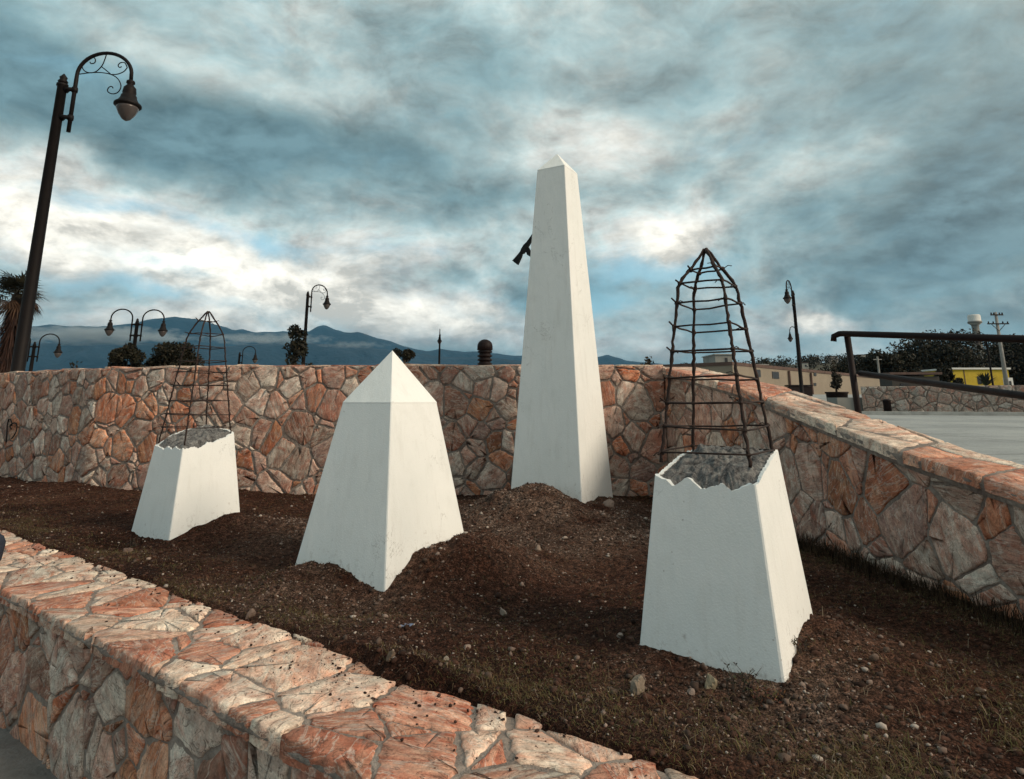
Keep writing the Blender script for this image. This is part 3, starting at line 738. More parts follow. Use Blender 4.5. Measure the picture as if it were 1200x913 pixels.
def broken(ob, label, prof, cage, nseg=46, jag=.006, seed=3):
    rd = random.Random(seed); t = thing('broken_obelisk', label, 'obelisk', (ob.x, ob.D, .5), 0)
    tab = {}
    for k, pts in prof.items():
        L_ = sorted((ob.hit(k, x, y)[0], ob.hit(k, x, y)[1].z) for x, y in pts); tab[k] = L_
    # close corners
    for k in range(4):
        a, b = tab[k][-1][1], tab[(k + 1) % 4][0][1]; z = (a + b) / 2
        tab[k] = tab[k] + [(1.0, z)]; tab[(k + 1) % 4] = [(0.0, z)] + tab[(k + 1) % 4]
    jz = {}
    def zt(k, f):
        z = float(np.interp(f, [p[0] for p in tab[k]], [p[1] for p in tab[k]]))
        key = (k, round(f, 4))
        if key not in jz: jz[key] = rd.uniform(-jag, jag) * (1 if 0 < f < 1 else 0)
        return z + jz[key]
    m, vs, fs, n = shaft(ob, .3, zt, nseg, 12)
    outer = vs[-n:]
    info = [(k, f) for _, k, f in perim(ob, 1.0, 0, nseg)]
    rim = [perim_pt(ob, outer[i].z, k, f, i, nseg, ins=.014 + rd.uniform(-.003, .004)) for i, (k, f) in enumerate(info)]
    rimb = [Vector((p.x, p.y, p.z - .02)) for p in rim]
    o_ = len(vs); vs2 = vs + rim + rimb
    top0 = 12 * n
    fs = fs + [(top0 + i, top0 + (i + 1) % n, o_ + (i + 1) % n, o_ + i) for i in range(n)] + [(o_ + i, o_ + (i + 1) % n, o_ + n + (i + 1) % n, o_ + n + i) for i in range(n)]
    m.add([(v.x - ob.x, v.y - ob.D, v.z - .5) for v in vs2], fs); m.build('shaft', M_paint, t, False)
    lowattr(t.children[0], ob)
    # rubble
    m = MB(); zm = sum(p.z for p in rim) / n; ctr = Vector((ob.x, ob.D, zm)); vs = []; nr = 26
    Am = np.array([(p.x, p.y, 1) for p in rim]); co = np.linalg.lstsq(Am, np.array([p.z for p in rim]), rcond=None)[0]
    for j in range(nr):
        fr = j / nr
        for i, p in enumerate(rim):
            ww = min(1, fr * 5)
            x_, y_ = p.x + (ctr.x - p.x) * fr, p.y + (ctr.y - p.y) * fr
            zz = (p.z - .004) * (1 - ww) + (co[0] * x_ + co[1] * y_ + co[2] + .032 * min(1, fr * 2.6)) * ww; am = min(1, fr * 6); zz += am * (.045 * float(np.abs(fbm(np.array(x_), np.array(y_), 16, 4, seed))) - .012 + .012 * float(vn(np.array(x_), np.array(y_), 60, 5)))
            vs.append((x_ - ob.x, y_ - ob.D, zz - .5))
    fs = [(j * n + i, j * n + (i + 1) % n, (j + 1) * n + (i + 1) % n, (j + 1) * n + i) for j in range(nr - 1) for i in range(n)]
    vs.append((0, 0, co[0] * ob.x + co[1] * ob.D + co[2] - .5 + .04)); fs += [((nr - 1) * n + i, (nr - 1) * n + (i + 1) % n, nr * n) for i in range(n)]
    m.add(vs, fs); m.build('concrete_core', M_rubble, t, False)
    # cage
    a_prof, hoops, rb, rh = cage
    def cc(k, zr, o=0): 
        a = float(np.interp(zr, [p[0] for p in a_prof], [p[1] for p in a_prof])) * ob.D
        p = ob.c(k, EYE + zr * ob.D, a); return Vector((p.x - ob.x, p.y - ob.D, p.z - .5))
    cg = bpy.data.objects.new('rebar_cage', None); C.objects.link(cg); cg.parent = t
    for k in range(4):
        pts = []; zr0 = a_prof[0][0]; z1 = a_prof[-1][0]; N = 46
        for i in range(N + 1):
            zr = zr0 + (z1 - zr0) * i / N; p = cc(k, zr); p += Vector((rd.uniform(-1, 1), rd.uniform(-1, 1), 0)) * rb * .45; pts.append(p)
        m = MB(); m.tube(pts, [rb * rd.uniform(.8, 1.25) for _ in pts], 7, jit=.12)
        m.build('vertical_bar', M_rust, cg, True)
    for zr in hoops:
        m = MB(); pts = []; dzk = [rd.uniform(-.008, .008) for _ in range(4)]
        for k in range(5):
            p = cc(k % 4, zr) + Vector((0, 0, dzk[k % 4])); c0 = Vector((0, 0, p.z)); p = c0 + (p - c0) * 1.04
            if k == 4: p = p + Vector((.0, .0, .006)); 
            if pts:
                a = pts[-1]
                for t_ in (.33, .66): pts.append(a.lerp(p, t_) + Vector((0, 0, rd.uniform(-.004, .003))))
            pts.append(p)
        # overlapping hooked ends
        e = (pts[-1] - pts[-2]).normalized(); pts.append(pts[-1] + e * rd.uniform(.02, .05) + Vector((0, 0, rd.uniform(-.015, .015))))
        m.tube(pts, rh, 6, jit=.15)
        for k in range(4):   # tie-wire knots at the corners
            p = cc(k, zr) + Vector((0, 0, dzk[k])); r_ = rb * 1.4
            m.lathe(p, [(r_ * .5, -r_ * 1.0), (r_, -r_ * .5), (r_ * 1.05, r_ * .4), (r_ * .5, r_)], 6)
            if rd.random() < .6:
                a_ = rd.uniform(0, 6.28); q_ = p + Vector((math.cos(a_), math.sin(a_), rd.uniform(-.6, .6))) * rd.uniform(.02, .05)
                m.tube([p, p.lerp(q_, .6) + Vector((0, 0, .008)), q_], rb * .35, 4)
        m.build('hoop', M_rust, cg, True)
    return t, tab
P4 = {0: [(769, 557), (779, 562), (789, 570), (797, 564), (805, 560), (812, 564), (821, 574), (834, 570.5), (848, 567), (853, 572), (859, 577), (866, 573.5), (872, 570), (880, 567), (888, 569)],
      1: [(889.5, 566), (894, 556), (899, 548), (905, 538), (910, 531), (913, 526.5)],
      2: [(911, 527), (900, 527), (880, 528), (860, 527), (845, 526)],
      3: [(832, 526), (815, 527), (805, 529), (796, 534), (786, 542), (778, 549), (772, 555)]}
cage4 = ([(-.088, .0635), (.172, .0348), (.184, .0305), (.193, .0250), (.2016, .0190), (.219, .0095), (.2346, .0012)],
         [.2016, .178, .148, .1092, .0748, .0337, -.003, -.0387, -.072], .0074, .0042)
b4, tab4 = broken(O4, 'large broken white obelisk at front right with tall rusty rebar cage', P4, cage4, seed=4, jag=.0035)
P1 = {0: [(182, 522), (187, 524), (192, 527), (196, 523), (201, 526.5), (205.5, 523.5), (210, 527), (214, 525.5)],
      1: [(216, 526), (228, 523.5), (233, 525.5), (240, 521), (243, 518.5), (250, 518.5), (258, 514.5), (265, 513), (270, 509), (275, 507.5)],
      2: [(275, 507), (268, 503.5), (260, 502.5), (252, 501.5), (247, 499)],
      3: [(243, 497.5), (232, 500), (222, 502.5), (210, 506), (200, 510), (190, 517), (184, 521)]}
cage1 = ([(-.062, .0360), (.094, .0190), (.1035, .0165), (.112, .0128), (.1197, .0092), (.1354, .0008)],
         [.1197, elr(392), elr(408), elr(423), elr(437), elr(452), elr(470), elr(486), elr(501)], .0058, .0036)
b1, tab1 = broken(O1, 'small broken white obelisk at back left with tall rusty rebar cage', P1, cage1, seed=9, jag=.004)

# ---------------------------------------------------------------- rifle behind the tall obelisk
zc_ = 3.1; nrm = Vector((math.cos(O2.rot - math.pi * .75 - math.pi * 1.0), math.sin(O2.rot - math.pi * .75 - math.pi), 0))
nrm = Vector((math.cos(R(60.2)), math.sin(R(60.2)), 0)); Pc = Vector((O2.x, O2.D, 3.1)) + nrm * (O2.half(3.0) + .035)
def onp(x, y): d = ray(x, y); return O + d * ((Pc - O).dot(nrm) / d.dot(nrm))
bt, mz = onp(603.8, 308), onp(622.5, 279.5)
ax_ = (mz - bt).normalized(); side = ax_.cross(nrm).normalized()
if side.z > 0: side = -side          # towards the ground / magazine side
rf = thing('rifle', 'black rifle jutting out from behind the tallest obelisk', 'rifle', tuple(bt))
sc_ = (mz - bt).length / .37
def slab(outline, th):
    m = MB(); n = len(outline); vs = []
    for s_ in (-1, 1):
        for u, v in outline: p = ax_ * (u * sc_) + side * (v * sc_) + nrm * (s_ * th / 2); vs.append(p)
    fs = [tuple(range(n))[::-1], tuple(range(n, 2 * n))] + [(i, (i + 1) % n, n + (i + 1) % n, n + i) for i in range(n)]
    m.add(vs, fs); return m
slab([(0, -.045), (.0, .05), (.11, .03), (.15, .012), (.15, -.022), (.10, -.028)], .035).build('butt_stock', M_black, rf)
slab([(.15, -.022), (.15, .025), (.17, .035), (.30, .03), (.52, .02), (.52, -.012), (.30, -.02), (.25, -.035), (.19, -.032)], .032).build('receiver', M_black, rf)
slab([(.215, .02), (.175, .085), (.18, .15), (.225, .155), (.24, .09), (.27, .025)], .024).build('magazine', M_black, rf)
m = MB(); m.tube([ax_ * (.25 * sc_), ax_ * (.80 * sc_)], .010, 8); m.build('barrel', M_black, rf)

# ---------------------------------------------------------------- street lamps
def arc(c, r, a0, a1, n=16): return [(c[0] + r * math.cos(R(a0 + (a1 - a0) * i / n)), c[1] + r * math.sin(R(a0 + (a1 - a0) * i / n))) for i in range(n + 1)]
M_glass = simple('frosted_lamp_glass', (.07, .058, .055), .25, 0, .2, 8, 0)
def lamp_arm(t, side, hp, detail=True):
    """side +-1 along local x; hp pole height"""
    q = lambda x, z: (side * x, 0, hp + z)
    rod = [(.17, -.80), (.17, -.05)] + [(.17 + .36 - .36 * math.cos(R(a)), .02 + .33 * math.sin(R(a))) for a in range(0, 176, 9)] + [(.893, -.06)]
    m = MB(); m.tube([q(*p) for p in rod], [.026] * 2 + [.024] * (len(rod) - 2), 10); m.build('arm', M_lampb, t, True)
    for z in (-.20, -.60):
        m = MB()
        m.tube([q(.05, z), q(.10, z + .012), q(.17, z)], [.05, .028, .034], 8); m.lathe(q(.17, z), [(.036, -.035), (.04, 0), (.036, .035)], 8)
        m.build('bracket', M_lampb, t, True)
    if detail:
        m = MB(); r = .0075
        for crv in ([(.19, .03), (.34, .055), (.48, .06), (.62, .035), (.72, -.03), (.77, -.13), (.75, -.21), (.70, -.245), (.64, -.24), (.60, -.20), (.615, -.15), (.65, -.14), (.67, -.165)],
                    [(.215, .20), (.225, .13), (.27, .075), (.35, .055), (.42, .08), (.475, .15), (.50, .22), (.52, .33)],
                    [(.26, .275), (.33, .29), (.38, .26), (.38, .205), (.335, .19), (.315, .215)],
                    [(.475, .15), (.56, .085), (.62, .035)],
                    [(.62, .035), (.70, .04), (.78, .08), (.82, .14)], [(.82, .14), (.78, .21), (.72, .21), (.695, .17), (.72, .14), (.745, .155)]):
            pts = []
            for i in range(len(crv) - 1):
                p0 = crv[max(i - 1, 0)]; p1 = crv[i]; p2 = crv[i + 1]; p3 = crv[min(i + 2, len(crv) - 1)]
                for tt in (0, .33, .66):
                    f = lambda a, b, c, d: .5 * ((2 * b) + (-a + c) * tt + (2 * a - 5 * b + 4 * c - d) * tt * tt + (-a + 3 * b - 3 * c + d) * tt ** 3)
                    pts.append(q(f(p0[0], p1[0], p2[0], p3[0]), f(p0[1], p1[1], p2[1], p3[1])))
            pts.append(q(*crv[-1])); m.tube(pts, r, 5)
        m.build('scrollwork', M_lampb, t, True)
    c = q(.893, -.06); m = MB()
    m.lathe(c, [(.02, .02), (.05, .0), (.055, -.03), (.035, -.05), (.05, -.07), (.075, -.10), (.085, -.17), (.075, -.2), (.095, -.215), (.10, -.25), (.125, -.30), (.165, -.335), (.168, -.36), (.145, -.375), (.05, -.376)], 18)
    hd = m.build('lantern', M_lampb, t, True)
    m = MB(); m.lathe((c[0], c[1], c[2]), [(.015, -.57), (.05, -.55), (.10, -.48), (.135, -.40), (.138, -.374), (.02, -.372)], 18); m.build('globe', M_glass, hd, True)
def lamp(label, x, y, zb, ztop, rz, twin=False, detail=False, group=None, sc=1):
    hp = (ztop - zb) / sc; t = thing('street_lamp', label, 'street lamp', (x, y, zb), rz, group); t.scale = (sc,) * 3
    m = MB(); m.lathe((0, 0, 0), [(.17, 0), (.17, .08), (.12, .12), (.10, .5), (.076, .55), (.072, 1.5), (.057, hp - .16), (.07, hp - .15), (.07, hp - .12), (.05, hp - .11)], 14); m.build('pole', M_lampb, t, True)
    m = MB(); m.lathe((0, 0, hp), [(.05, -.11), (.062, -.08), (.04, -.05), (.048, -.02), (.03, 0.0), (.01, .03)], 10); m.build('finial', M_lampb, t, True)
    lamp_arm(t, 1, hp, detail)
    if twin: lamp_arm(t, -1, hp, detail)
    return t
lamp('nearest street lamp, tall dark pole with scrolled arm at the left edge', -7.75, 10.3, ROAD_Z, 7.09, R(2), detail=True, sc=1.284)
p = PY(361, 342, 25.9); lamp('single-arm street lamp rising out of the leafy shrub behind the back wall', p.x, p.y, ROAD_Z, p.z, R(48), detail=True)
p = PY(161.3, 374, 23.5); lamp('twin-arm street lamp above the two dark clipped trees', p.x, p.y, ROAD_Z, p.z, R(10), twin=True, detail=False)
p = PY(41, 401, 27); lamp('twin-arm street lamp just right of the nearest lamp pole base', p.x, p.y, ROAD_Z, p.z, R(14), twin=True, detail=False)
p = PY(281, 413, 38); lamp('small far street lamp with only its arch showing beside the left rebar cage', p.x, p.y, ROAD_Z, p.z, R(5))
p = PY(515.5, 391, 42.5); lamp('far street lamp seen edge-on left of the domed bollard', p.x, p.y, ROAD_Z + .85, p.z, R(97))
p = PY(929, 341, 25.9); lamp('taller street lamp right of the big rebar cage with arm pointing left', p.x, p.y, ROAD_Z, p.z, R(180 + 52), detail=True)
p = PY(935, 390, 41); lamp('shorter far street lamp close behind the taller one on the right', p.x, p.y, 1.9, p.z, R(180 + 35))
p = PY(1155, 394, 52); lamp('far street lamp standing in front of the yellow building', p.x, p.y, 1.9, p.z, R(96))

# ---------------------------------------------------------------- bollards
def bollard(label, x, y, z, h, r=.085):
    pr = [(r * 1.05, 0), (r * 1.05, h * .62)]
    z0 = h * .63
    for i in range(5):
        a = z0 + i * .048; pr += [(r * .80, a), (r * .80, a + .012), (r * 1.06, a + .022), (r * 1.06, a + .032), (r * .8, a + .046)]
    zt = z0 + .24
    pr += [(r * 1.1, zt), (r * 1.08, zt + .05)] + [(r * 1.08 * math.cos(R(a)), zt + .05 + r * .95 * math.sin(R(a))) for a in (15, 30, 45, 60, 75, 88)]
    m = MB(); m.lathe((0, 0, 0), pr, 20); o = m.build('bollard', M_iron, None, True); o.location = (x, y, z)
    return tag(o, label, 'bollard')
p = PY(568.5, 385, 7.85); hb = p.z - ROAD_Z
bollard('dark ribbed bollard with domed top just behind the back wall', p.x, p.y, ROAD_Z, hb - .0)
o_ = bpy.data.objects[-1] if False else None
def post(label, x, y, z, h, r):
    m = MB(); m.lathe((0, 0, 0), [(r, 0), (r, h * .86), (r * 1.12, h * .88), (r * 1.1, h * .93), (r * .7, h * .985), (r * .1, h)], 12); o = m.build('bollard', M_iron, None, True)
    o.location = (x, y, z); return tag(o, label, 'bollard')
p = PZ(1041, 486, ROAD_Z); post('short black bollard on the grey road right of the railing post', p.x, p.y, ROAD_Z, .56, .13)
p = PZ(1130, 486, ROAD_Z); post('tiny black stump at the foot of the far stone wall', p.x, p.y, ROAD_Z, .15, .17)

# ---------------------------------------------------------------- railing
rl = thing('handrail', 'dark pipe handrail beside the ramp wall at the right edge', 'railing', (2.6, 5.0, ROAD_Z))
pA = PY(988, 391, 5.0); pA2 = PY(1200, 397.5, 3.6); pB = PY(1008, 437.5, 4.97); pB2 = PY(1200, 464, 3.6)
L0 = Vector((2.6, 5.0, ROAD_Z)); rr_ = .0225
m = MB(); e = (pA2 - pA); pe = pA + e * 2.2
m.tube([pA - L0 + Vector((-.055, .05, -.055)), pA - L0 + Vector((-.05, .045, -.015)), pA - L0 + Vector((-.02, .02, 0)), pA - L0, pe - L0], rr_, 12); m.build('top_rail', M_iron, rl, True)
m = MB(); pe2 = pB + (pB2 - pB) * 2.2; m.tube([pB - L0, pe2 - L0], rr_ * .95, 12); m.build('middle_rail', M_iron, rl, True)
pP = PY(1006, 484, 4.97)
m = MB(); m.tube([Vector((pP.x + .02, pP.y, ROAD_Z)) - L0, pP - L0, pA - L0 + Vector((.03, 0, -.02))], rr_ * 1.05, 12); m.build('post', M_iron, rl, True)
m = MB(); pq = Vector((pe.x, pe.y, 0)); m.tube([Vector((pe.x, pe.y, .5)) - L0, pe - L0], rr_ * 1.05, 12); m.build('post', M_iron, rl, True)

# ---------------------------------------------------------------- bag at the left edge, wrapper, rocks, weeds
M_navy = simple('dark_navy_cloth', (.012, .018, .035), .8, 0, .3, 12, .004, 80)
p = PZ(-23, 664, NW_Z); m = MB()
pr = [(.02, 0), (.08, .0), (.105, .03), (.112, .09), (.115, .13), (.10, .165), (.07, .185), (.02, .195)]
m.lathe((0, 0, 0), pr, 20); bag = m.build('bag', M_navy, None, True); bag.location = (p.x, p.y, NW_Z); bag.scale = (1.0, .8, 1.0)
tag(bag, 'dark navy rounded bag cut off by the left edge of the frame', 'bag')
M_wr = simple('blue_white_plastic', (.16, .19, .28), .35, 0, .6, 25, .002, 60)
p = PZ(477, 738, .62); z_ = float(soilz(p.x, p.y)); m = MB()
for i, (a, b) in enumerate(((-.035, .0), (.0, .012), (.03, -.004))):
    m.add([(a - .018, b - .016, .004), (a + .014, b - .02, .014 + .004 * i), (a + .02, b + .012, .006), (a - .01, b + .018, .016)], [(0, 1, 2, 3)])
    m.add([(a - .018, b - .016, .002), (a + .014, b - .02, .012 + .004 * i), (a + .02, b + .012, .004), (a - .01, b + .018, .014)], [(3, 2, 1, 0)])
wr = m.build('plastic_wrapper', M_wr); wr.location = (p.x, p.y, z_ + .004); wr.rotation_euler = (0, 0, .5); wr.scale = (.62, .6, .6)
tag(wr, 'crumpled blue and white plastic wrapper on the soil below the squat obelisk', 'litter')

def rock_mesh(m, c, s, rd, n1=9, n2=6, col=None):
    vs = []; ph = rd.uniform(0, 6.28); sq = [rd.uniform(.75, 1.2) for _ in range(3)]
    dirs = [Vector((rd.gauss(0, 1), rd.gauss(0, 1), rd.gauss(0, 1))).normalized() for _ in range(9)]; cut = [rd.uniform(.42, .78) for _ in dirs]
    for j in range(n2 + 1):
        th = math.pi * j / n2
        for i in range(n1):
            a = 2 * math.pi * i / n1 + ph; d = Vector((math.sin(th) * math.cos(a), math.sin(th) * math.sin(a), math.cos(th))); r = 1.0
            for dd, cc_ in zip(dirs, cut):
                k = d.dot(dd)
                if k * r > cc_: r = cc_ / k
            r *= rd.uniform(.96, 1.04)
            vs.append((c[0] + d.x * r * s[0] * sq[0], c[1] + d.y * r * s[1] * sq[1], c[2] + d.z * r * s[2] * sq[2]))
    fs = [(j * n1 + i, (j + 1) * n1 + i, (j + 1) * n1 + (i + 1) % n1, j * n1 + (i + 1) % n1) for j in range(n2) for i in range(n1)]
    m.add(vs, fs, tint=col) if col else m.add(vs, fs)
rd = random.Random(5)
rocks = [(748, 806, 17, 22, (.28, .225, .175), 'tan knobbly rock on the soil left of the big broken obelisk\'s corner'),
         (833, 801, 19, 20, (.29, .245, .17), 'yellowish round rock against the front face of the big broken obelisk'),
         (630, 613, 8, 9, (.33, .26, .21), 'pale square rock on the gravel mound before the tallest obelisk'),
         (713, 593, 15, 7, (.25, .19, .16), 'flat brown rock at the right foot of the tallest obelisk'),
         (662, 628, 11, 5, (.38, .31, .26), 'small pale oblong rock in the gully below the tallest obelisk'),
         (524, 772, 8, 7, (.42, .36, .30), 'whitish pebble-like rock on the grass beyond the near wall'),
         (458, 771, 11, 10, (.17, .12, .085), 'brown rock half sunk at the inner edge of the near wall'),
         (548, 758, 10, 6, (.35, .26, .21), 'flat pinkish rock right of the plastic wrapper'),
         (374, 788, 12, 8, (.30, .22, .20), 'pinkish rock lying on the soil spilled over the flagstones'),
         (294, 719, 9, 10, (.22, .16, .13), 'small brown rock at the flagstone edge left of the squat obelisk'),
         (727, 742, 10, 8, (.36, .28, .24), 'pale slanted rock at the left base corner of the big broken obelisk'),
         (150, 643, 12, 9, (.20, .14, .12), 'dull rock in the soil left of the small broken obelisk'),
         (590, 668, 9, 12, (.40, .33, .28), 'whitish crooked rock on the mound right of the squat obelisk'),
         (808, 805, 12, 7, (.26, .20, .17), 'brown flat rock between the two larger rocks near the big obelisk')]
for x, y, wpx, hpx, colr, lab in rocks:
    p = PZ(x, y, .62); z_ = float(soilz(p.x, p.y)); p = PZ(x, y, z_ + .01); z_ = float(soilz(p.x, p.y)); dd = p.y / F * 1.06
    m = MB(); w_ = wpx * dd / 2; h_ = hpx * dd / 2; rock_mesh(m, (0, 0, 0), (w_ * 1.15, w_ * .95, h_ * 1.1), rd, 14, 10, tuple(c * .72 for c in colr))
    o = m.build('rock', M_peb, None, False); o.location = (p.x, p.y, z_ + h_ * .2); o.rotation_euler = (rd.uniform(-.4, .4), rd.uniform(-.4, .4), rd.uniform(0, 6)); tag(o, lab, 'rock')

# gravel: one object of countless small stones
def gravel(name, pts, sizes, cols, material):
    n = len(pts); ico = np.array([(0, 0, 1), (.89, 0, .45), (.28, .85, .45), (-.72, .53, .45), (-.72, -.53, .45), (.28, -.85, .45), (.72, .53, -.45), (-.28, .85, -.45), (-.89, 0, -.45), (-.28, -.85, -.45), (.72, -.53, -.45), (0, 0, -1)])
    fc = np.array([(0, 1, 2), (0, 2, 3), (0, 3, 4), (0, 4, 5), (0, 5, 1), (1, 6, 2), (2, 7, 3), (3, 8, 4), (4, 9, 5), (5, 10, 1), (6, 7, 2), (7, 8, 3), (8, 9, 4), (9, 10, 5), (10, 6, 1), (6, 11, 7), (7, 11, 8), (8, 11, 9), (9, 11, 10), (10, 11, 6)])
    sc = sizes[:, None] * rng.uniform(.55, 1.35, (n, 3)); sc[:, 2] *= .7
    Vv = ico[None] * (1 + rng.uniform(-.28, .28, (n, 12, 1))) * sc[:, None, :]
    a = rng.uniform(0, 6.28, n); ca, sa = np.cos(a), np.sin(a)
    Xr = Vv[..., 0] * ca[:, None] - Vv[..., 1] * sa[:, None]; Yr = Vv[..., 0] * sa[:, None] + Vv[..., 1] * ca[:, None]
    Vv = np.stack([Xr, Yr, Vv[..., 2]], -1) + pts[:, None, :]
    return bulk(name, Vv.reshape(-1, 3), (fc[None] + 12 * np.arange(n)[:, None, None]).reshape(-1, 3), material, 3, np.repeat(cols, 12, 0))
def scatter(n, dens, ymin=1.2, ymax=8.6):
    out = []; k = 0
    while len(out) < n and k < 200:
        k += 1; x = rng.uniform(-7, 2.6, 8000); y = ymin + (ymax - ymin) * rng.random(8000) ** 1.7
        mk = inside(x, y, .05) & (nPq(x, y) > NW_IN - .22) & (rng.random(8000) < dens(x, y)); mk[mk] &= (nPq(x[mk], y[mk]) > NW_IN) | (soilz(x[mk], y[mk]) > .623)
        out += list(zip(x[mk], y[mk]))
    return np.array(out[:n])
pt = scatter(42000, lambda x, y: np.clip(.07 + 1.0 * gritf(x, y) + .12 * fbm(x, y, 2, 3, 7), 0, 1)); zz = soilz(pt[:, 0], pt[:, 1])
sz = .0018 + .0042 * rng.random(len(pt)) ** 2.6 + .012 * (rng.random(len(pt)) ** 22); 
pal = np.array([(.05, .032, .024), (.09, .062, .048), (.15, .105, .085), (.24, .18, .15), (.36, .31, .27)]); pi = rng.choice(5, len(pt), p=[.34, .28, .20, .12, .06])
tag(gravel('gravel', np.column_stack([pt, zz + sz * .3]), sz, pal[pi] * rng.uniform(.8, 1.2, (len(pt), 1)), M_peb), kind='stuff', label='small stones and grit scattered over the dark soil', cat='gravel')
# clods of soil
pt = scatter(11000, lambda x, y: np.clip(.30 + .8 * gritf(x, y), 0, 1)); zz = soilz(pt[:, 0], pt[:, 1]); sz = .004 + .013 * rng.random(len(pt)) ** 3
tag(gravel('soil_clods', np.column_stack([pt, zz]), sz, np.array([(.045, .022, .015)]) * rng.uniform(.4, 1.7, (len(pt), 1)), M_peb), kind='stuff', label='crumbled clods of dark earth lying over the soil', cat='soil clods')
# crumbs of soil on the flagstones
n = 3200; s_ = rng.uniform(-5.5, 2.3, n); of = NW_OUT + .02 + (NW_IN - NW_OUT) * rng.random(n) ** .45
kx = s_ * NW_D.x + of * NW_N.x; ky = s_ * NW_D.y + of * NW_N.y
cl = np.exp(-((kx + .55) ** 2 + (ky - 2.62) ** 2) / .12) + .35 * (fbm(kx, ky, 5, 3, 1) + .3) + .25 * (of > NW_IN - .12)
mk = rng.random(n) < cl + .04; kx, ky = kx[mk], ky[mk]; sz = .0018 + .006 * rng.random(len(kx)) ** 3
tag(gravel('soil_crumbs', np.column_stack([kx, ky, np.full(len(kx), NW_Z + .003)]), sz, np.array([(.035, .02, .016)]) * rng.uniform(.5, 1.8, (len(kx), 1)), M_peb), kind='stuff', label='dark crumbs of earth strewn over the near flagstones', cat='soil crumbs')

# grass
def blades(name, pts, length, lean, cols, wdt=.0011, up=.5):
    n = len(pts); a = rng.uniform(0, 6.28, n); L_ = length; d = np.stack([np.cos(a), np.sin(a)], 1); pr = np.stack([-np.sin(a), np.cos(a)], 1)
    V = np.zeros((n, 7, 3)); w_ = wdt * rng.uniform(.7, 1.6, n)
    z = soilz(pts[:, 0], pts[:, 1]) - .004
    for j, t in enumerate((0, .4, .75)):
        hz = L_ * (t * np.cos(lean * t)); hx = L_ * t * np.sin(lean * (.4 + .6 * t)); wi = w_ * (1 - .55 * t)
        for s_, k in ((-1, 0), (1, 1)):
            V[:, j * 2 + k, :2] = pts + d * hx[:, None] + pr * (wi * s_)[:, None]; V[:, j * 2 + k, 2] = z + hz
    V[:, 6, :2] = pts + d * (L_ * np.sin(lean))[:, None]; V[:, 6, 2] = z + L_ * np.cos(lean) * .95
    o7 = 7 * np.arange(n)[:, None, None]
    F_ = np.array([(0, 1, 3), (0, 3, 2), (2, 3, 5), (2, 5, 4), (4, 5, 6)]); F_ = (F_[None] + o7).reshape(-1, 3)
    return bulk(name, V.reshape(-1, 3), F_, M_grass, 3, np.repeat(cols, 7, 0))
def gdens(x, y):
    rwd = np.interp(y, rwy, rwx) - x; nw_ = nPq(x, y) - NW_IN
    d = .10 + .75 * np.exp(-((x - 1.35) ** 2 / .35 + (y - 2.0) ** 2 / .5)) + .8 * np.exp(-rwd / .25) + .75 * np.exp(-((nw_ - .12) / .22) ** 2)
    return np.clip(d * (.55 + 1.5 * fbm(x, y, 3, 3, 31)), 0, 1) * (1 - .75 * np.clip(gritf(x, y) * 1.6, 0, 1))
N = 80000; pt = scatter(N, gdens, 1.1, 7.6)
ol = np.array([(.085, .080, .028), (.12, .078, .034), (.055, .028, .016), (.16, .115, .065), (.26, .20, .14)])
ci = rng.choice(5, len(pt), p=[.27, .27, .34, .09, .03]); cc_ = ol[ci] * rng.uniform(.7, 1.25, (len(pt), 1))
ln = rng.uniform(.010, .034, len(pt)); ln[rng.random(len(pt)) < .05] *= 1.8
ln *= 1 + .9 * np.exp(-((pt[:, 0] - 1.35) ** 2 / .5 + (pt[:, 1] - 2.0) ** 2 / .6))
tag(blades('grass', pt, ln, rng.uniform(.8, 1.6, len(pt)), cc_, .0008), kind='stuff', label='short dry olive and straw coloured grass over the soil', cat='grass')
# shaggy dark growth along the foot of the right wall
n = 5200; s_ = rng.uniform(1.9, LR - .3, n); base_p = np.array([tuple(atR(s)[0] + atR(s)[1] * (.02 + .16 * random.random() ** 1.6))[:2] for s in s_])
keep = (vn(base_p[:, 0] * 0, base_p[:, 1], 2.6, 3) + .5 + .35 * rng.random(n)) > .42; base_p = base_p[keep]
tag(blades('wall_foot_grass', base_p, rng.uniform(.04, .13, len(base_p)), rng.uniform(.1, .9, len(base_p)), np.array([(.030, .018, .010)]) * rng.uniform(.3, 1.9, (len(base_p), 1)), .0016), kind='stuff', label='dark shaggy grass along the foot of the sloping wall', cat='grass')
# straw stalks
pt = scatter(420, lambda x, y: np.exp(-((x - 1.2) ** 2 / .7 + (y - 2.0) ** 2 / .8)) + .04, 1.1, 7)
tag(blades('straw', pt, rng.uniform(.03, .09, len(pt)), rng.uniform(1.35, 1.58, len(pt)), np.array([(.17, .13, .09)]) * rng.uniform(.4, 1.3, (len(pt), 1)), .0009), kind='stuff', label='loose pale straw stalks lying on the soil', cat='straw')
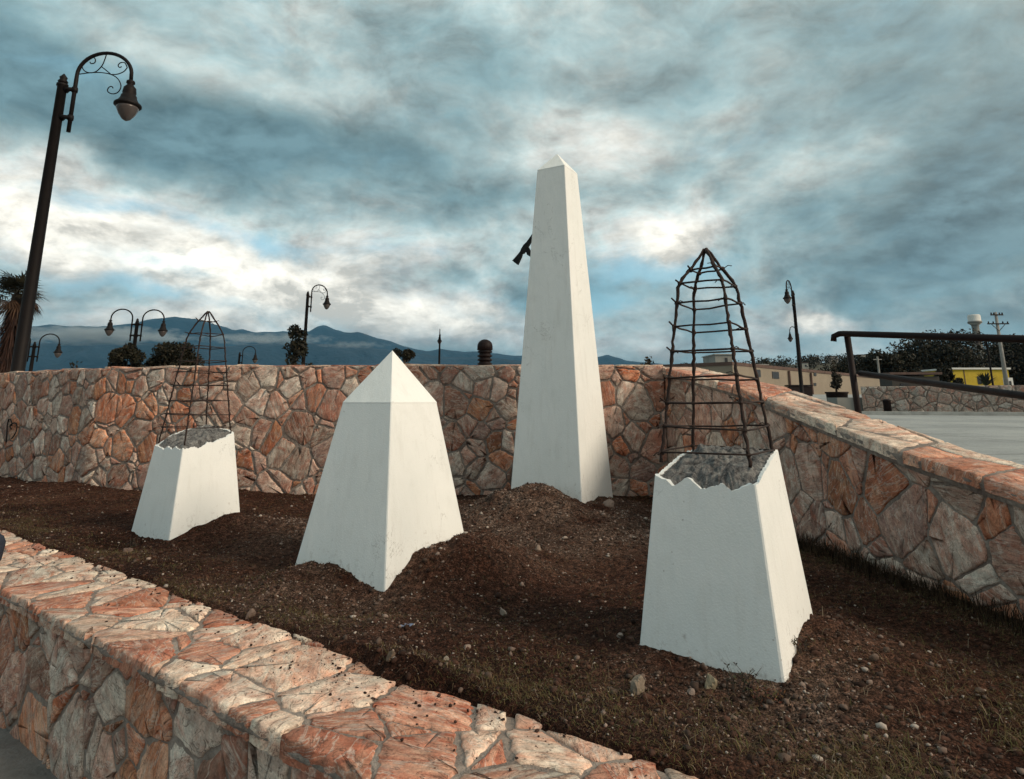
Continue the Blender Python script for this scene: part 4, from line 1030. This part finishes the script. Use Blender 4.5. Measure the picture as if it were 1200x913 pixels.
# weeds at the foot of the large broken obelisk
def weed(label, px, py, n, hmax, col, spread=.05, off=.02):
    p = PZ(px, py, .63); z_ = float(soilz(p.x, p.y)); r_ = random.Random(int(px)); t = thing('weed', label, 'weed', (p.x, p.y - off, z_))
    ms, ml = MB(), MB()
    for i in range(n):
        a = r_.uniform(0, 6.28); L_ = r_.uniform(.5, 1) * hmax; b0 = Vector((r_.uniform(-1, 1) * spread, r_.uniform(-1, 1) * spread * .5, -.01)); pts = [b0]
        lean = r_.uniform(.1, .8)
        for k in range(1, 5): tt = k / 4; pts.append(b0 + Vector((math.cos(a) * lean * L_ * tt * tt, math.sin(a) * lean * L_ * tt * tt, L_ * tt * (1 - .2 * tt * lean))))
        ms.tube(pts, [.0022, .002, .0016, .0012, .0008], 4)
        for k in range(5):
            tt = r_.uniform(.35, 1); q_ = pts[0].lerp(pts[-1], tt); d = Vector((r_.uniform(-1, 1), r_.uniform(-1, 1), r_.uniform(.1, 1))).normalized() * r_.uniform(.008, .022); s2 = d.orthogonal().normalized() * .003
            ml.add([q_, q_ + d * .5 + s2, q_ + d, q_ + d * .5 - s2], [(0, 1, 2, 3)], tint=tuple(c * r_.uniform(.6, 1.4) for c in col))
    ms.build('stem', M_trunk, t); ml.build('leaves', M_leaf, t)
weed('dark twiggy weed sprouting against the front face of the big broken obelisk', 868, 797, 14, .105, (.035, .03, .018), .05)
weed('dry brown tuft at the front corner of the big broken obelisk', 900, 806, 26, .06, (.11, .06, .03), .05)
weed('thin sprig by the right face of the big broken obelisk', 938, 772, 7, .085, (.06, .05, .03), .02)
weed('dark sprig at the left corner of the small broken obelisk', 158, 631, 10, .10, (.03, .028, .018), .05)

# ---------------------------------------------------------------- trees
def leafcloud(rd_, centers, n, size, cols, flat=.6):
    """leaf faces spread through several overlapping clumps"""
    cs_ = np.array([c[:3] for c in centers]); rs = np.array([c[3] for c in centers]); w_ = rs ** 2; k = rd_.choice(len(rs), n, p=w_ / w_.sum())
    d = rd_.normal(size=(n, 3)); d /= np.linalg.norm(d, axis=1)[:, None]; r = rs[k] * rd_.random(n) ** .38
    P = cs_[k] + d * r[:, None] * np.array([1, 1, .85]); a = rd_.normal(size=(n, 3)); a /= np.linalg.norm(a, axis=1)[:, None]
    b = np.cross(a, rd_.normal(size=(n, 3))); b /= np.linalg.norm(b, axis=1)[:, None]; s = size * rd_.uniform(.6, 1.5, n)[:, None]
    V = np.stack([P - a * s, P + b * s * .5, P + a * s, P - b * s * .5], 1).reshape(-1, 3); F_ = np.arange(4 * n).reshape(-1, 4)
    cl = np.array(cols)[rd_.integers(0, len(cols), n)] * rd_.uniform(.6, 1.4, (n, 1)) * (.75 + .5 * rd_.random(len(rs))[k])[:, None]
    return V, F_, np.repeat(cl, 4, 0)
def tree(label, x, y, zb, h, rad, n, cols, seed, size=.05, clumps=14, group=None, shape='round', crown0=.35, name='tree'):
    rd_ = np.random.default_rng(seed); r_ = random.Random(seed); t = thing(name, label, 'tree', (x, y, zb), 0, group)
    cen = []; ch = h * (1 - crown0); cz = h * crown0 + ch / 2
    for i in range(clumps):
        u = r_.uniform(-.82, .82); a = r_.uniform(0, 6.28)
        prof = math.sqrt(max(0, 1 - u * u)) if shape == 'round' else (1 - .85 * (u + 1) / 2)
        rr = rad * prof * r_.uniform(.2, .78); cr = rad * r_.uniform(.26, .46) * (1 if shape == 'round' else .55 + .45 * (1 - (u + 1) / 2))
        cen.append((rr * math.cos(a), rr * math.sin(a), cz + u * ch / 2 * .86, cr))
    V, F_, cl = leafcloud(rd_, cen, n, size, cols); o = bulk('crown', V, F_, M_leaf, 4, cl); o.parent = t
    m = MB(); tr = max(.04, h * .02)
    m.tube([(0, 0, -.1), (rad * .03, 0, h * .25), (-rad * .02, rad * .03, h * .55), (0, 0, h * .85)], [tr * 1.4, tr, tr * .7, tr * .25], 8)
    for c in cen[:9]: m.tube([(0, 0, h * .3 + r_.random() * h * .2), (c[0] * .5, c[1] * .5, c[2] * .75 + h * .08), c[:3]], [tr * .5, tr * .35, tr * .12], 5)
    m.build('trunk', M_trunk, t, True); return t
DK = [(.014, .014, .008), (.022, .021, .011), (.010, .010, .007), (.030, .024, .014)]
def topz(x, y, Y): return PY(x, y, Y).z
def tr_px(label, px, ytop, Y, wpx, n, seed, zb=ROAD_Z, cols=DK, **k):
    p = PY(px, ytop, Y); rad = wpx / 2 * p.y / F * 1.04; return tree(label, p.x, p.y, zb, p.z - zb, rad, n, cols, seed, **k)
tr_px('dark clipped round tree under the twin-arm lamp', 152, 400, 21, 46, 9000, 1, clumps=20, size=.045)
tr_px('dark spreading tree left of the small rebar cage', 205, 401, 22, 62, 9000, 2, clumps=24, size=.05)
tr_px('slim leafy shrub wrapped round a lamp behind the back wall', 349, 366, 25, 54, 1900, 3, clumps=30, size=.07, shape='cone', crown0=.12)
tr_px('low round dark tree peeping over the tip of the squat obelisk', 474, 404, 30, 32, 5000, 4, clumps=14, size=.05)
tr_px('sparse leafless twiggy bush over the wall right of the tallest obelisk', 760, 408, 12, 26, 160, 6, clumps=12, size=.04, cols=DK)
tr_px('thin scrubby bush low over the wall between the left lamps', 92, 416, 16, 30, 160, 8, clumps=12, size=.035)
# fan palm
def palm(label, px, yc, Y, zb):
    p = PY(px, yc, Y); t = thing('palm_tree', label, 'palm tree', (p.x, p.y, zb)); H = p.z - zb; r_ = random.Random(3)
    m = MB(); m.tube([(0, 0, -.1), (.02, 0, H * .5), (0, 0, H)], [.24, .20, .18], 12, jit=.06); m.build('trunk', M_trunk, t, True)
    m = MB(); ms = MB()
    for i in range(46):
        a = r_.uniform(0, 6.28); e = r_.uniform(-.9, 1.25); d = Vector((math.cos(a) * math.cos(e), math.sin(a) * math.cos(e), math.sin(e))); L1 = r_.uniform(.35, .62); c = Vector((0, 0, H)) + d * L1
        ms.tube([(0, 0, H), c * .5 + Vector((0, 0, H)) * .5 + Vector((0, 0, .05)), c], .012, 4)
        up = Vector((0, 0, 1)); s = d.cross(up).normalized() if abs(d.z) < .98 else Vector((1, 0, 0)); u2 = s.cross(d)
        nf = 17
        for j in range(nf):
            b = (j / (nf - 1) - .5) * 3.6; v = (d * math.cos(b) + s * math.sin(b)).normalized(); L2 = r_.uniform(.5, .72) * (.75 + .25 * math.cos(b)); tip = c + v * L2 + Vector((0, 0, -.22 * L2 - (.1 if e < 0 else 0)))
            mid = c + v * L2 * .55; w_ = v.cross(u2).normalized() * .026
            k = r_.uniform(.6, 1.3); tc_ = (.022 * k, .020 * k, .011 * k) if e > -.2 else (.05 * k, .026 * k, .014 * k)
            m.add([c, mid + w_, tip, mid - w_], [(0, 1, 2, 3)], tint=tc_)
    m.build('fronds', M_leaf, t); ms.build('leaf_stalks', M_trunk, t)
    m = MB()
    for i in range(900):
        a = r_.uniform(0, 6.28); z = H - .2 - r_.random() ** .8 * min(H - .8, 3.4); r0 = .2; r1 = r_.uniform(.35, .75) * (1 - .35 * (H - z) / H); k = r_.uniform(.5, 1.4)
        c0 = Vector((math.cos(a) * r0, math.sin(a) * r0, z)); c1 = Vector((math.cos(a + r_.uniform(-.3, .3)) * r1, math.sin(a) * r1, z - r_.uniform(.35, .8))); w_ = Vector((-math.sin(a), math.cos(a), 0)) * .03
        m.add([c0 - w_, c0 + w_, c1 + w_ * .3, c1 - w_ * .3], [(0, 1, 2, 3)], tint=(.028 * k, .012 * k, .008 * k))
    m.build('dead_frond_skirt', M_leaf, t)
palm('fan palm with brown skirt behind the nearest lamp pole', 21, 346, 24, ROAD_Z)

# trees on the right, behind the far stone wall
GR = 'dark trees behind the far stone wall'
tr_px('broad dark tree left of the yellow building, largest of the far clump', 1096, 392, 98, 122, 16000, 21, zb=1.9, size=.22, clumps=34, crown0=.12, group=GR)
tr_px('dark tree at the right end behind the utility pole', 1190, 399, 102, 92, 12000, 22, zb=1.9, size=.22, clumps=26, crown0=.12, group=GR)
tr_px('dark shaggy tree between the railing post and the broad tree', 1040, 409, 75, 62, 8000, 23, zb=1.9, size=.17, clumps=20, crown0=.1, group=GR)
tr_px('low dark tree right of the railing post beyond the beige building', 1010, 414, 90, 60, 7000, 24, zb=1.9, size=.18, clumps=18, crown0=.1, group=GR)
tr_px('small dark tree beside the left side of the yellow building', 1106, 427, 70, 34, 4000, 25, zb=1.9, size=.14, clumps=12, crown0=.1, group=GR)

# hillside wood and hills
def hill(name, x0, x1, y0, y1, hf, mat_, nx=90, ny=24):
    xs_ = np.linspace(x0, x1, nx); ys_ = np.linspace(y0, y1, ny); Xh, Yh = np.meshgrid(xs_, ys_); Zh = hf(Xh, Yh); idx = np.arange(nx * ny).reshape(ny, nx)
    q_ = np.stack([idx[:-1, :-1], idx[:-1, 1:], idx[1:, 1:], idx[1:, :-1]], -1).reshape(-1, 4)
    return struct(bulk(name, np.stack([Xh.ravel(), Yh.ravel(), Zh.ravel()], 1), q_, mat_, 4, smooth=True))
M_hill = simple('scrub_hillside', (.045, .042, .026), 1, 0, .5, .05, 1.0, .5)
def hz(x, y):
    r_ = np.clip((x - 55) / 45, 0, 1.0); q_ = np.clip((x - 110) / 120, 0, 1); rise = np.clip((y - 150) / 150, 0, 1) ** 1.3; return 2.9 + rise * (14.5 * r_ + 5 * q_) * (1 + .2 * fbm(x, y, .012, 3, 2))
hill('hillside', 50, 480, 150, 420, hz, M_hill)
rr2 = np.random.default_rng(8); n = 700
hx_ = rr2.uniform(62, 470, n); hy_ = rr2.uniform(160, 410, n); hzz = hz(hx_, hy_)
cen = [(a, b, c + 1.6, r) for a, b, c, r in zip(hx_, hy_, hzz, rr2.uniform(1.8, 4.4, n))]
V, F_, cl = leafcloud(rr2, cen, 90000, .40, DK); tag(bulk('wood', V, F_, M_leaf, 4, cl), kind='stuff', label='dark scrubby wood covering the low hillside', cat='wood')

# ---------------------------------------------------------------- buildings
M_beige = simple('beige_render', (.225, .19, .145), .95, 0, .12, .5, .01, 8)
M_roofd = simple('dark_parapet', (.09, .055, .045), .95, 0, .3, 2, 0)
M_win = simple('dark_window_glass', (.02, .02, .022), .3, 0, .2, 5, 0)
M_yel = simple('yellow_paint', (.42, .30, .02), .85, 0, .1, 2, 0)
M_white = simple('white_fascia', (.55, .55, .52), .8, 0, .1, 2, 0)
M_grey = simple('grey_block', (.20, .20, .185), .95, 0, .2, 1, 0)
def prism(m, A, B, depth, z0, z1):
    A, B = Vector((A[0], A[1], 0)), Vector((B[0], B[1], 0)); d = (B - A).normalized(); nrm_ = Vector((-d.y, d.x, 0)); 
    if nrm_.y < 0: nrm_ = -nrm_
    P = [A, B, B + nrm_ * depth, A + nrm_ * depth]
    m.add([(p.x, p.y, z) for z in (z0, z1) for p in P], [(0, 1, 5, 4), (1, 2, 6, 5), (2, 3, 7, 6), (3, 0, 4, 7), (4, 5, 6, 7), (3, 2, 1, 0)])
A = PY(858, 424, 31.0); B = PY(1030, 440, 50.0)
bz = thing('beige_building', 'long low beige building with small dark windows beyond the sloping wall', 'building', (A.x, A.y, 1.5))
loc = Vector((A.x, A.y, 1.5)); Al = (0, 0); Bl = (B.x - A.x, B.y - A.y); zt_ = A.z - 1.5
m = MB(); prism(m, Al, Bl, 8, -1, zt_ - .16); m.build('wall', M_beige, bz)
m = MB(); d = Vector((Bl[0], Bl[1], 0)).normalized(); prism(m, (-d.y * -.06 - d.x * .1, -.06), (Bl[0] + .05, Bl[1] - .05), 8.2, zt_ - .158, zt_); m.build('roof', M_roofd, bz)
def on_facade(px, py):
    dd = ray(px, py); n_ = Vector((-d.y, d.x, 0)); return O + dd * ((Vector((A.x, A.y, 0)) - O).dot(n_) / dd.dot(n_)) - loc
for (x0_, y0_, x1_, y1_) in ((885, 433.5, 890.5, 441.5), (905, 436, 912, 443.5), (953.5, 437, 956, 440.5), (953.5, 449, 956, 452)):
    a, b = on_facade(x0_, y1_), on_facade(x1_, y0_); m = MB(); n_ = Vector((d.y, -d.x, 0)); 
    if n_.y > 0: n_ = -n_
    q0 = a + n_ * .03; q1 = Vector((b.x, b.y, a.z)) + n_ * .03
    prism(m, (q0.x, q0.y), (q1.x, q1.y), .025, a.z, b.z); f_ = m.build('window', M_win, bz)
for px in (922.5, 948):
    a = on_facade(px, 430); n_ = Vector((d.y, -d.x, 0)); m = MB(); m.tube([(a.x + n_.x * .08, a.y + n_.y * .08, -.5), (a.x + n_.x * .08, a.y + n_.y * .08, zt_ - .2)], .06, 6); m.build('downpipe', M_roofd, bz)
p = PY(838, 416, 62); q_ = PY(858, 416, 62); t = thing('grey_building', 'small grey block building seen through the big rebar cage', 'building', (p.x, p.y, 1.9))
m = MB(); prism(m, (0, 0), (q_.x - p.x, 0), 4, 0, p.z - 1.9); m.build('wall', M_grey, t)
m = MB(); prism(m, (-.1, -.1), (q_.x - p.x + .1, -.1), 4.2, p.z - 1.898, p.z - 1.8); m.build('roof', M_conc, t)
m = MB(); prism(m, (.9, -.03), (1.15, -.03), .02, (p.z - 1.9) * .80, (p.z - 1.9) * .93); m.build('window', M_win, t)
# yellow building
p = PY(1116, 431, 84); q_ = PY(1181, 431.5, 84); t = thing('yellow_building', 'yellow building with white roof edge beside the utility pole', 'building', (p.x, p.y, 1.9)); Wd = q_.x - p.x; Hh = p.z - 1.9
m = MB(); prism(m, (0, 0), (Wd, 0), 6, 0, Hh - .22); m.build('wall', M_yel, t)
m = MB(); prism(m, (-.2, -.25), (Wd + .2, -.25), 6.5, Hh - .218, Hh); m.build('roof', M_white, t)
m = MB(); prism(m, (Wd * .42, -.03), (Wd * .49, -.03), .02, Hh * .45, Hh * .72); m.build('window', M_win, t)
m = MB(); prism(m, (Wd * .19, -.04), (Wd * .205, -.04), .03, 0, Hh - .25); m.build('pilaster', M_roofd, t)
sgn = thing('sign_board', 'white signboard with dark lettering marks before the yellow building', 'sign', (p.x + Wd * .76, p.y - 1.2, 1.9))
m = MB(); prism(m, (0, 0), (Wd * .17, 0), .06, Hh * .25, Hh * .66); m.build('panel', M_white, sgn)
m = MB(); prism(m, (.0, .02), (.08, .02), .05, 0, Hh * .248); m.build('post', M_black, sgn)
m = MB(); prism(m, (Wd * .16, .02), (Wd * .16 + .08, .02), .05, 0, Hh * .248); m.build('post', M_black, sgn)
m = MB()
for a_ in (.045, .105): m.tube([(Wd * a_, -.02, Hh * .36), (Wd * a_, -.02, Hh * .55), (Wd * (a_ + .022), -.02, Hh * .55), (Wd * (a_ + .022), -.02, Hh * .36)], .05, 5)
m.build('lettering', M_black, sgn)
# agave-like plant before it
def spiky(label, px, py, Y, n, L_, col, name='spiky_plant'):
    p = PY(px, py, Y); t_ = thing(name, label, 'plant', (p.x, p.y, 1.85)); r_ = random.Random(int(px)); m = MB()
    z0 = p.z - 1.85
    for i in range(n):
        a = r_.uniform(0, 6.28); e = r_.uniform(.15, 1.4); dd = Vector((math.cos(a) * math.cos(e), math.sin(a) * math.cos(e), math.sin(e))); s = dd.cross(Vector((0, 0, 1))).normalized() * .06 * L_
        c0 = Vector((0, 0, z0 - L_ * .9)); m1 = c0 + dd * L_ * .6 + Vector((0, 0, .12 * L_)); m.add([c0 - s, c0 + s, m1 + s, c0 + dd * L_ * 1.05, m1 - s], [(0, 1, 2, 4), (4, 2, 3)], tint=tuple(c * r_.uniform(.6, 1.4) for c in col))
    m.build('leaves', M_leaf, t_); m = MB(); m.tube([(0, 0, -.1), (0, 0, max(.1, z0 - L_ * .85))], .12, 6); m.build('trunk', M_trunk, t_, True)
spiky('dark spiky plant in front of the yellow building', 1154, 437, 60, 40, 1.3, (.03, .03, .02))
# potted shrub + planter before beige building
p = PZ(980, 464, ROAD_Z) if False else PY(981, 466, 30.5)
t = thing('potted_plant', 'spindly dark plant in a low planter before the beige building', 'plant', (p.x, p.y, p.z))
m = MB(); m.lathe((0, 0, -.3), [(.42, 0), (.46, .48), (.5, .5), (.5, .56), (.40, .56), (.38, .5)], 14); m.build('planter', M_iron, t, True)
V, F_, cl = leafcloud(np.random.default_rng(4), [(0, 0, .6, .25), (.05, 0, 1.0, .2), (-.03, 0, 1.3, .14), (.02, 0, 1.6, .1), (.1, 0, .8, .2)], 500, .07, [(.04, .035, .025)]); o = bulk('foliage', V, F_, M_leaf, 4, cl); o.parent = t
m = MB(); m.tube([(0, 0, .2), (.02, 0, .9), (0, 0, 1.6)], [.05, .035, .01], 6); m.build('stem', M_trunk, t, True)
p = PY(936, 456, 29.5); m = MB(); wq = 23 / F * 30.5
m.box((0, 0, .35), (wq, .6, .42)); m.box((0, 0, .60), (wq * 1.06, .66, .06)); m.box((-wq * .35, 0, .07), (.12, .5, .14)); m.box((wq * .35, 0, .07), (.12, .5, .14))
o = m.build('planter_box', M_iron); o.location = (p.x, p.y, p.z - .45); tag(o, 'dark rectangular planter box at the foot of the tall right lamp', 'planter')
# far stone wall
A = PZ(1012, 485.3, ROAD_Z); B = PZ(1330, 488, ROAD_Z)
fw = MB(); ptsw = [(A.x, A.y), (B.x, B.y)]; LF, atF = polymap(ptsw, 1)
if atF(1)[1].y > 0: LF, atF = polymap(ptsw, -1)
ztF = PY(1100, 453, A.y).z
core(fw, atF, LF, -.02, -.5, .9, lambda s: ztF, 4)
far_wall = tag(fw.build('far_stone_wall', M_mortar), 'long low pale stone wall along the far side of the grey road', 'stone wall')
m = MB()
def fm_f(s, t_, h): p_, nr, _, _ = atF(s); q2 = p_ + nr * (h - .02); return (q2.x, q2.y, ROAD_Z + t_)
PAL_FAR = [((.30, .24, .20), (.24, .18, .15)), ((.34, .30, .26), (.28, .22, .18)), ((.24, .17, .14), (.3, .24, .2)), ((.36, .33, .29), (.3, .27, .24))]
facing(m, LF, ztF - ROAD_Z - .01, .24, .03, 41, fm_f, PAL_FAR, .03, .012, asp=1.3, step=.12)
m.build('facing_stones', M_stone, far_wall, True)
p1 = PY(975, 466, A.y + .6); p2 = PY(1016, 466, A.y + .6)
m = MB(); m.box(((p1.x + p2.x) / 2, p1.y, (p1.z + .9) / 2), (p2.x - p1.x, .8, p1.z - .9)); sw = m.build('step_wall', M_grey); tag(sw, 'low grey stub wall at the left end of the far stone wall', 'wall')
# low white kerb line at far side of the road
m = MB(); m.add([(A.x - 3, A.y - .55, ROAD_Z), (B.x, B.y - .55, ROAD_Z), (B.x, B.y - .55, ROAD_Z + .12), (A.x - 3, A.y - .55, ROAD_Z + .12), (A.x - 3, A.y + .0, ROAD_Z + .12), (B.x, B.y + .0, ROAD_Z + .12)], [(0, 1, 2, 3), (3, 2, 5, 4)]); struct(m.build('pavement', M_kerb))

# houses on the hillside
hs = [(893, 427, 150, 3), (1013, 408, 300, 6), (1025, 410, 290, 4), (975, 412, 320, 5), (955, 413, 330, 4), (1003, 416, 260, 5), (1150, 399, 240, 5), (940, 417, 260, 4), (1030, 441, 75, 3), (1072, 437, 58, 4)]
hl = ['pale house lowest on the hill over the beige building', 'white house highest on the hillside above the railing post', 'tan house just right of the white hilltop house', 'grey house on the middle of the ridge', 'small pale house at the left of the ridge', 'tan house under the white hilltop house', 'pale house between the water tower and the far trees', 'small house behind the tall right lamps', 'small grey shed right of the railing post', 'dark low roofed shed under the broad dark tree']
for i, ((px, py, Y, wd), lab) in enumerate(zip(hs, hl)):
    p = PY(px, py, Y); gz = float(hz(np.array(p.x), np.array(p.y))) if Y > 155 else 1.9; p.z = min(p.z, gz + 3.6) if Y > 155 else p.z
    t = thing('house', lab, 'house', (p.x, p.y, gz - .3), R(random.uniform(-15, 15))); hh = p.z - gz + .3; mw = simple('house_render_%s' % chr(97 + i), random.choice([(.36, .34, .30), (.28, .24, .19), (.22, .21, .2)]) if i != 9 else (.04, .035, .03), .9, 0, .1, 1, 0)
    m = MB(); m.box((0, 2, hh / 2 - .15), (wd, 4, hh - .3)); m.build('wall', mw, t)
    m = MB(); m.box((0, 2, hh - .05), (wd + .4, 4.4, .2)); m.build('roof', M_roofd if i % 2 else M_conc, t)
    for s_ in (-.25, .25): m = MB(); m.box((s_ * wd, -.01, hh - 1.3), (wd * .16, .06, .8)); m.build('window', M_win, t)
# water tower
p = PY(1141, 369, 260); t = thing('water_tower', 'pale mushroom-shaped water tower on the skyline left of the utility pole', 'water tower', (p.x, p.y, 2)); H = p.z - 2; r0 = 6.6 * 260 / F
m = MB(); m.lathe((0, 0, 0), [(r0 * .95, 0), (r0 * .70, H * .6), (r0 * .55, H - 5.5), (r0 * .60, H - 4.3), (r0 * .7, H - 4)], 18); m.build('column', M_grey, t, True)
m = MB(); m.lathe((0, 0, H), [(r0 * .7, -4), (r0 * 1.02, -3.4), (r0 * 1.06, -2.6), (r0 * .98, -2.5), (r0 * .98, -.5), (r0 * .85, 0), (.1, .15)], 20); m.build('tank', M_white, t, True)
m = MB(); m.lathe((0, 0, H), [(r0 * 1.0, -3.45), (r0 * 1.1, -3.3), (r0 * 1.1, -2.62), (r0 * 1.0, -2.6)], 20); m.build('balcony', M_grey, t, True)
# utility pole
bt_ = PY(1182, 462, 58); tp = PY(1166.5, 366, 58); t = thing('utility_pole', 'pale concrete utility pole with crossarms at far right', 'utility pole', (tp.x, tp.y, 1.9)); H = tp.z - 1.9
m = MB(); m.tube([(0, 0, -.2), (0, 0, H)], [.20, .11], 10); m.build('pole', M_conc, t, True)
for zz_, ww in ((H - .25, .55), (H - 1.05, .95)):
    m = MB(); m.box((0, -.12, zz_), (ww * 2, .1, .1)); ca = m.build('crossarm', M_black, t)
    m = MB()
    for s_ in (-.9, -.45, .45, .9): m.lathe((s_ * ww, -.12, zz_ + .05), [(.04, 0), (.07, .04), (.05, .08), (.07, .12), (.02, .17)], 8)
    m.build('insulators', M_black, ca, True)
m = MB(); m.tube([(.6, -.12, H - 1.1), (0, -.1, H - 1.7)], .03, 5); m.tube([(-.6, -.12, H - 1.1), (0, -.1, H - 1.7)], .03, 5); m.build('brace', M_black, t)
# small poles by the trees
p = PY(1028, 418, 70); m = MB(); m.lathe((0, 0, 0), [(.13, 0), (.1, p.z - 1.9), (.02, p.z - 1.88)], 8); m.box((0, 0, p.z - 2.2), (.9, .08, .08)); o = m.build('power_pole', M_conc); o.location = (p.x, p.y, 1.9); tag(o, 'short pale pole before the dark trees right of the railing post', 'pole')

# ---------------------------------------------------------------- mountains
def prof(pts): a = np.array(pts, float); return a
R1 = [(-500, 388), (-200, 386), (-60, 390), (0, 386), (20, 381), (60, 375), (80, 377), (100, 381), (130, 378), (150, 376), (180, 371), (205, 368), (230, 371), (250, 376), (275, 384), (310, 386), (345, 387), (362, 384), (372, 379), (380, 378), (392, 384), (402, 386.5), (418, 386), (440, 392), (460, 398), (480, 404), (500, 409), (520, 407), (545, 410), (580, 412), (610, 414), (660, 417), (700, 416), (712, 412), (722, 416), (735, 421), (800, 428), (900, 436)]
R2 = [(-500, 402), (-100, 400), (0, 404), (60, 400), (130, 397), (200, 400), (240, 404), (300, 402), (360, 400), (420, 404), (470, 410), (520, 414), (580, 417), (640, 421), (720, 426), (800, 434)]
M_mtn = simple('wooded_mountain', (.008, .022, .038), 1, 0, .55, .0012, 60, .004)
def mountain(name, prof_, Yr, depth, seed):
    a = np.array(prof_, float); N_ = 420; pxs = np.linspace(a[0, 0], a[-1, 0], N_); pys = np.interp(pxs, a[:, 0], a[:, 1]) + 1.3 * fbm(pxs, pxs * 0, .07, 4, seed)
    rid = np.array([tuple(PY(x, y, Yr)) for x, y in zip(pxs, pys)]); nr = 40; rows = []
    for j in range(nr + 1):
        t_ = j / nr; sgn_ = (t_ - .62) ; y = Yr + sgn_ * depth
        f = np.clip(1 - abs(sgn_) / (.62 if sgn_ < 0 else .38), 0, 1) ** 1.25
        x = rid[:, 0] * (1 if sgn_ == 0 else y / Yr * .5 + .5)
        gul = 1 - .62 * (1 - f) * f * 4 * np.abs(fbm(x, np.full_like(x, y), .0016, 4, seed)) * 2
        rows.append(np.stack([x, np.full_like(x, y), rid[:, 2] * f * np.where(f < .999, gul, 1)], 1))
    V = np.concatenate(rows); idx = np.arange(N_ * (nr + 1)).reshape(nr + 1, N_); q_ = np.stack([idx[:-1, :-1], idx[:-1, 1:], idx[1:, 1:], idx[1:, :-1]], -1).reshape(-1, 4)
    return struct(bulk(name, V, q_, M_mtn, 4, smooth=True))
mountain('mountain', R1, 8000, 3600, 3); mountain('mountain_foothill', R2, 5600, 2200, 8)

# ---------------------------------------------------------------- haze
hm = bpy.data.materials.new('air_haze'); hm.use_nodes = True; nt = hm.node_tree; nt.nodes.clear()
vo = nt.nodes.new('ShaderNodeVolumePrincipled'); vo.inputs['Color'].default_value = (.13, .42, .70, 1); vo.inputs['Density'].default_value = .000052
ou = nt.nodes.new('ShaderNodeOutputMaterial'); nt.links.new(vo.outputs[0], ou.inputs['Volume'])
m = MB(); S = 15100; m.box((0, 0, 699), (2 * S, 2 * S, 1400)); hzb = m.build('haze', hm); hzb['kind'] = 'stuff'
hzb['label'] = 'thin bluish air haze over the distance'

# banks of low cloud lying against the mountains, inside the haze
def cloud_bank(px, py, Y, wpx, hpx, dens, seed):
    mt = bpy.data.materials.new('cloud_vapour'); mt.use_nodes = True; nt = mt.node_tree; nt.nodes.clear(); g = G(nt)
    p = PY(px, py, Y); sx_, sz_ = wpx / 2 * Y / F, hpx / 2 * Y / F; sy_ = sx_ * .35
    tc = g.n('ShaderNodeTexCoord').outputs['Object']       # object space: unit sphere
    ln_ = g.n('ShaderNodeVectorMath', operation='LENGTH'); g.put(ln_.inputs[0], tc)
    mp = g.n('ShaderNodeMapping'); g.put(mp.inputs[0], tc); mp.inputs['Scale'].default_value = (sx_ / sz_ * .42, 1.2, 1.0); mp.inputs['Location'].default_value = (seed, 0, 0)
    nn = g.noise(mp.outputs[0], 1.5, 4, .6, .4)
    dd = g.m('SUBTRACT', g.m('ADD', g.m('SUBTRACT', 1.0, ln_.outputs['Value']), g.m('MULTIPLY', g.m('SUBTRACT', nn, .5), 2.6)), .12, clamp=True)
    vo_ = g.n('ShaderNodeVolumePrincipled'); vo_.inputs['Color'].default_value = (.72, .80, .84, 1); g.put(vo_.inputs['Density'], g.m('MULTIPLY', dd, dens))
    ou_ = g.n('ShaderNodeOutputMaterial'); nt.links.new(vo_.outputs[0], ou_.inputs['Volume'])
    m = MB(); pr = [(math.sin(R(a)), -math.cos(R(a))) for a in range(6, 180, 12)]; m.lathe((0, 0, 0), pr, 24); o = m.build('cloud_bank', mt); o.location = p; o.scale = (sx_, sy_, sz_)
    return tag(o, kind='stuff', label='pale bank of low cloud lying along the mountain slope', cat='cloud')
cloud_bank(110, 393, 5000, 260, 24, .011, 1.0)
cloud_bank(310, 397, 5000, 170, 15, .008, 4.0)
cloud_bank(415, 404, 5000, 90, 10, .005, 7.0)
